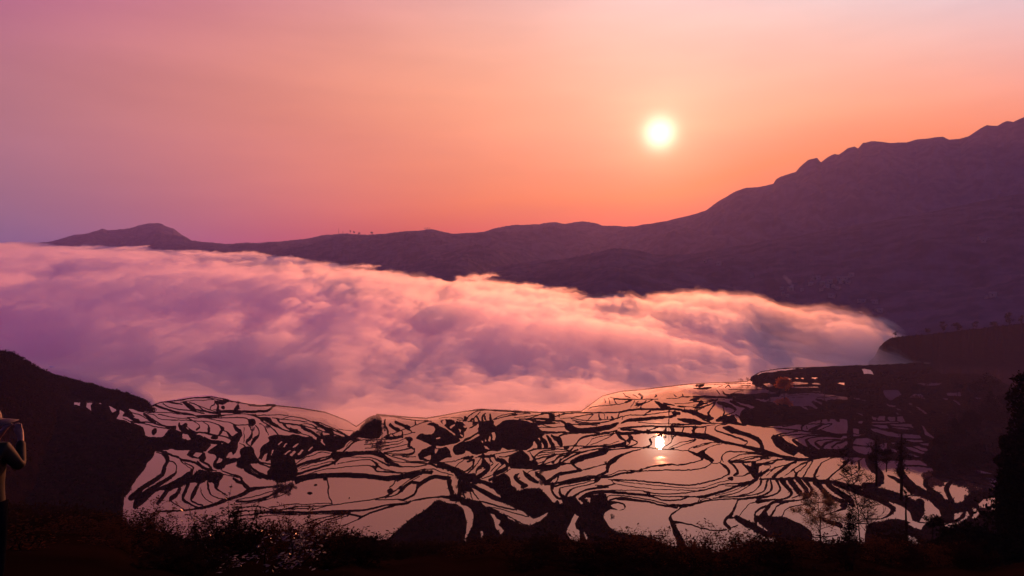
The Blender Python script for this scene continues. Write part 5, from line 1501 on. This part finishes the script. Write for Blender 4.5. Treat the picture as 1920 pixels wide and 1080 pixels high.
for k_, (u, vt, Y, kd, s_) in enumerate(line):
    x = (u-960)/F*Y; zt = (540-vt)/F*Y; zg = float(near_z(x, Y)); hgt = max(0.6, float(zt-zg)); sc_ = hgt/2.05*1.0
    if kd not in first_used: c = protos[kd]; first_used.add(kd); c.location = (x, Y, zg)
    else: c = copy_tree(protos[kd], (x, Y, zg))
    wsc = min(max(sc_, .9)*1.3, 1.6)*s_; c.scale = (wsc, wsc, sc_); c.rotation_euler = (0, 0, k_*2.399)
    zone = 'at the bottom left' if u < 380 else 'before the left ponds' if u < 660 else 'at the bottom centre' if u < 1080 else 'before the large centre ponds' if u < 1440 else 'under the slim trees on the right' if u < 1660 else 'at the bottom right'
    tag(c, blab(k_, kd, u, vt, zone), 'bush', 'bushes along the near slope')

# ------------------------------------------------------------------ the person cut by the left edge, back to the camera, hands raised to the face
py_ = 6.5; px_ = (-27-960)/F*py_; pz_ = float(near_z(px_, py_))-0.04
person = empty('person', (px_, py_, pz_)); tag(person, 'person in a brimmed hat and olive jacket standing at the left edge of the view', 'person')
def skin_mesh(name, verts, edges, rads, m, sub=2):
    me = bpy.data.meshes.new(name); me.from_pydata(verts, edges, []); me.materials.append(m)
    o = bpy.data.objects.new(name, me); scene.collection.objects.link(o); o.parent = person
    sk = o.modifiers.new('skin', 'SKIN'); sk.use_smooth_shade = True
    for v_, r_ in zip(me.skin_vertices[0].data, rads): v_.radius = (r_, r_) if isinstance(r_, float) else r_
    me.skin_vertices[0].data[0].use_root = True
    ss = o.modifiers.new('sub', 'SUBSURF'); ss.levels = sub; ss.render_levels = sub
    return o
T_ = 1.66
V = [(0,0,.92),(0,0,1.12),(0,0,1.34),(0,.01,1.44),(0,.03,1.52),(0,.04,1.60)]; E_ = [(0,1),(1,2),(2,3),(3,4),(4,5)]; Rr = [(.12,.09),(.11,.085),(.14,.09),.055,.085,.075]
for s_ in (-1, 1):
    b = len(V); V += [(s_*.10,0,.84),(s_*.11,.02,.48),(s_*.12,-.02,.09),(s_*.13,.14,.04)]; E_ += [(0,b),(b,b+1),(b+1,b+2),(b+2,b+3)]; Rr += [.088,.058,.042,.038]
    b = len(V); V += [(s_*.17,.0,1.38),(s_*.235,.12,1.16),(s_*.12,.30,1.40),(s_*.09,.33,1.46)]; E_ += [(2,b),(b,b+1),(b+1,b+2),(b+2,b+3)]; Rr += [.058,.042,.028,.034]
    h_ = b+3
    for f_ in range(4):
        c = len(V); x0 = s_*(.085-.02*f_*.9); V += [(x0,.35,1.505+.004*f_),(x0-s_*.02,.375,1.53+(.004,.01,.008,0)[f_])]; E_ += [(h_,c),(c,c+1)]; Rr += [.0095,.0085]
    c = len(V); V += [(s_*.055,.31,1.475),(s_*.035,.33,1.50)]; E_ += [(h_,c),(c,c+1)]; Rr += [.0105,.009]
skin_mesh('body', V, E_, Rr, MAT['skin'])
V = [(0,0,.70),(0,0,1.06),(0,0,1.33),(0,.0,1.42)]; E_ = [(0,1),(1,2),(2,3)]; Rr = [(.195,.15),(.165,.13),(.19,.13),.08]
for s_ in (-1, 1):
    b = len(V); V += [(s_*.18,0,1.375),(s_*.24,.12,1.155),(s_*.13,.285,1.385)]; E_ += [(2,b),(b,b+1),(b+1,b+2)]; Rr += [.075,.058,.042]
skin_mesh('jacket', V, E_, Rr, MAT['olive'])
V = [(0,0,.93)]; E_ = []; Rr = [(.17,.125)]
for s_ in (-1, 1):
    b = len(V); V += [(s_*.10,0,.82),(s_*.11,.02,.48),(s_*.12,-.02,.12)]; E_ += [(0,b),(b,b+1),(b+1,b+2)]; Rr += [.10,.072,.058]
skin_mesh('trousers', V, E_, Rr, MAT['dark_cloth'])
a_ = np.linspace(0, 2*np.pi, 13)[:-1]; V = [(.09*math.cos(t), .085*math.sin(t), 1.435+.01*math.sin(2*t)) for t in a_]; E_ = [(i, (i+1) % 12) for i in range(12)]
skin_mesh('scarf', V, E_, [.032]*12, MAT['red'], 1)
pr = [(0.0,1.742),(.05,1.74),(.085,1.72),(.10,1.68),(.104,1.64),(.16,1.628),(.235,1.61),(.237,1.604),(.16,1.62),(.098,1.632),(.094,1.68),(.05,1.73)]
th = np.linspace(0, 2*np.pi, 33)[:-1]
V = np.array([[r_*math.cos(t), .04+r_*math.sin(t), z_+(.012*math.sin(3*t+1) if r_ > .15 else 0)] for r_, z_ in pr for t in th]); i = np.arange(len(pr)-1)[:, None]*32+np.arange(32)[None]; j = np.arange(len(pr)-1)[:, None]*32+(np.arange(32)[None]+1) % 32
mesh_np('hat', V, np.stack([i, j, j+32, i+32], -1).reshape(-1, 4), MAT['hat'], person)
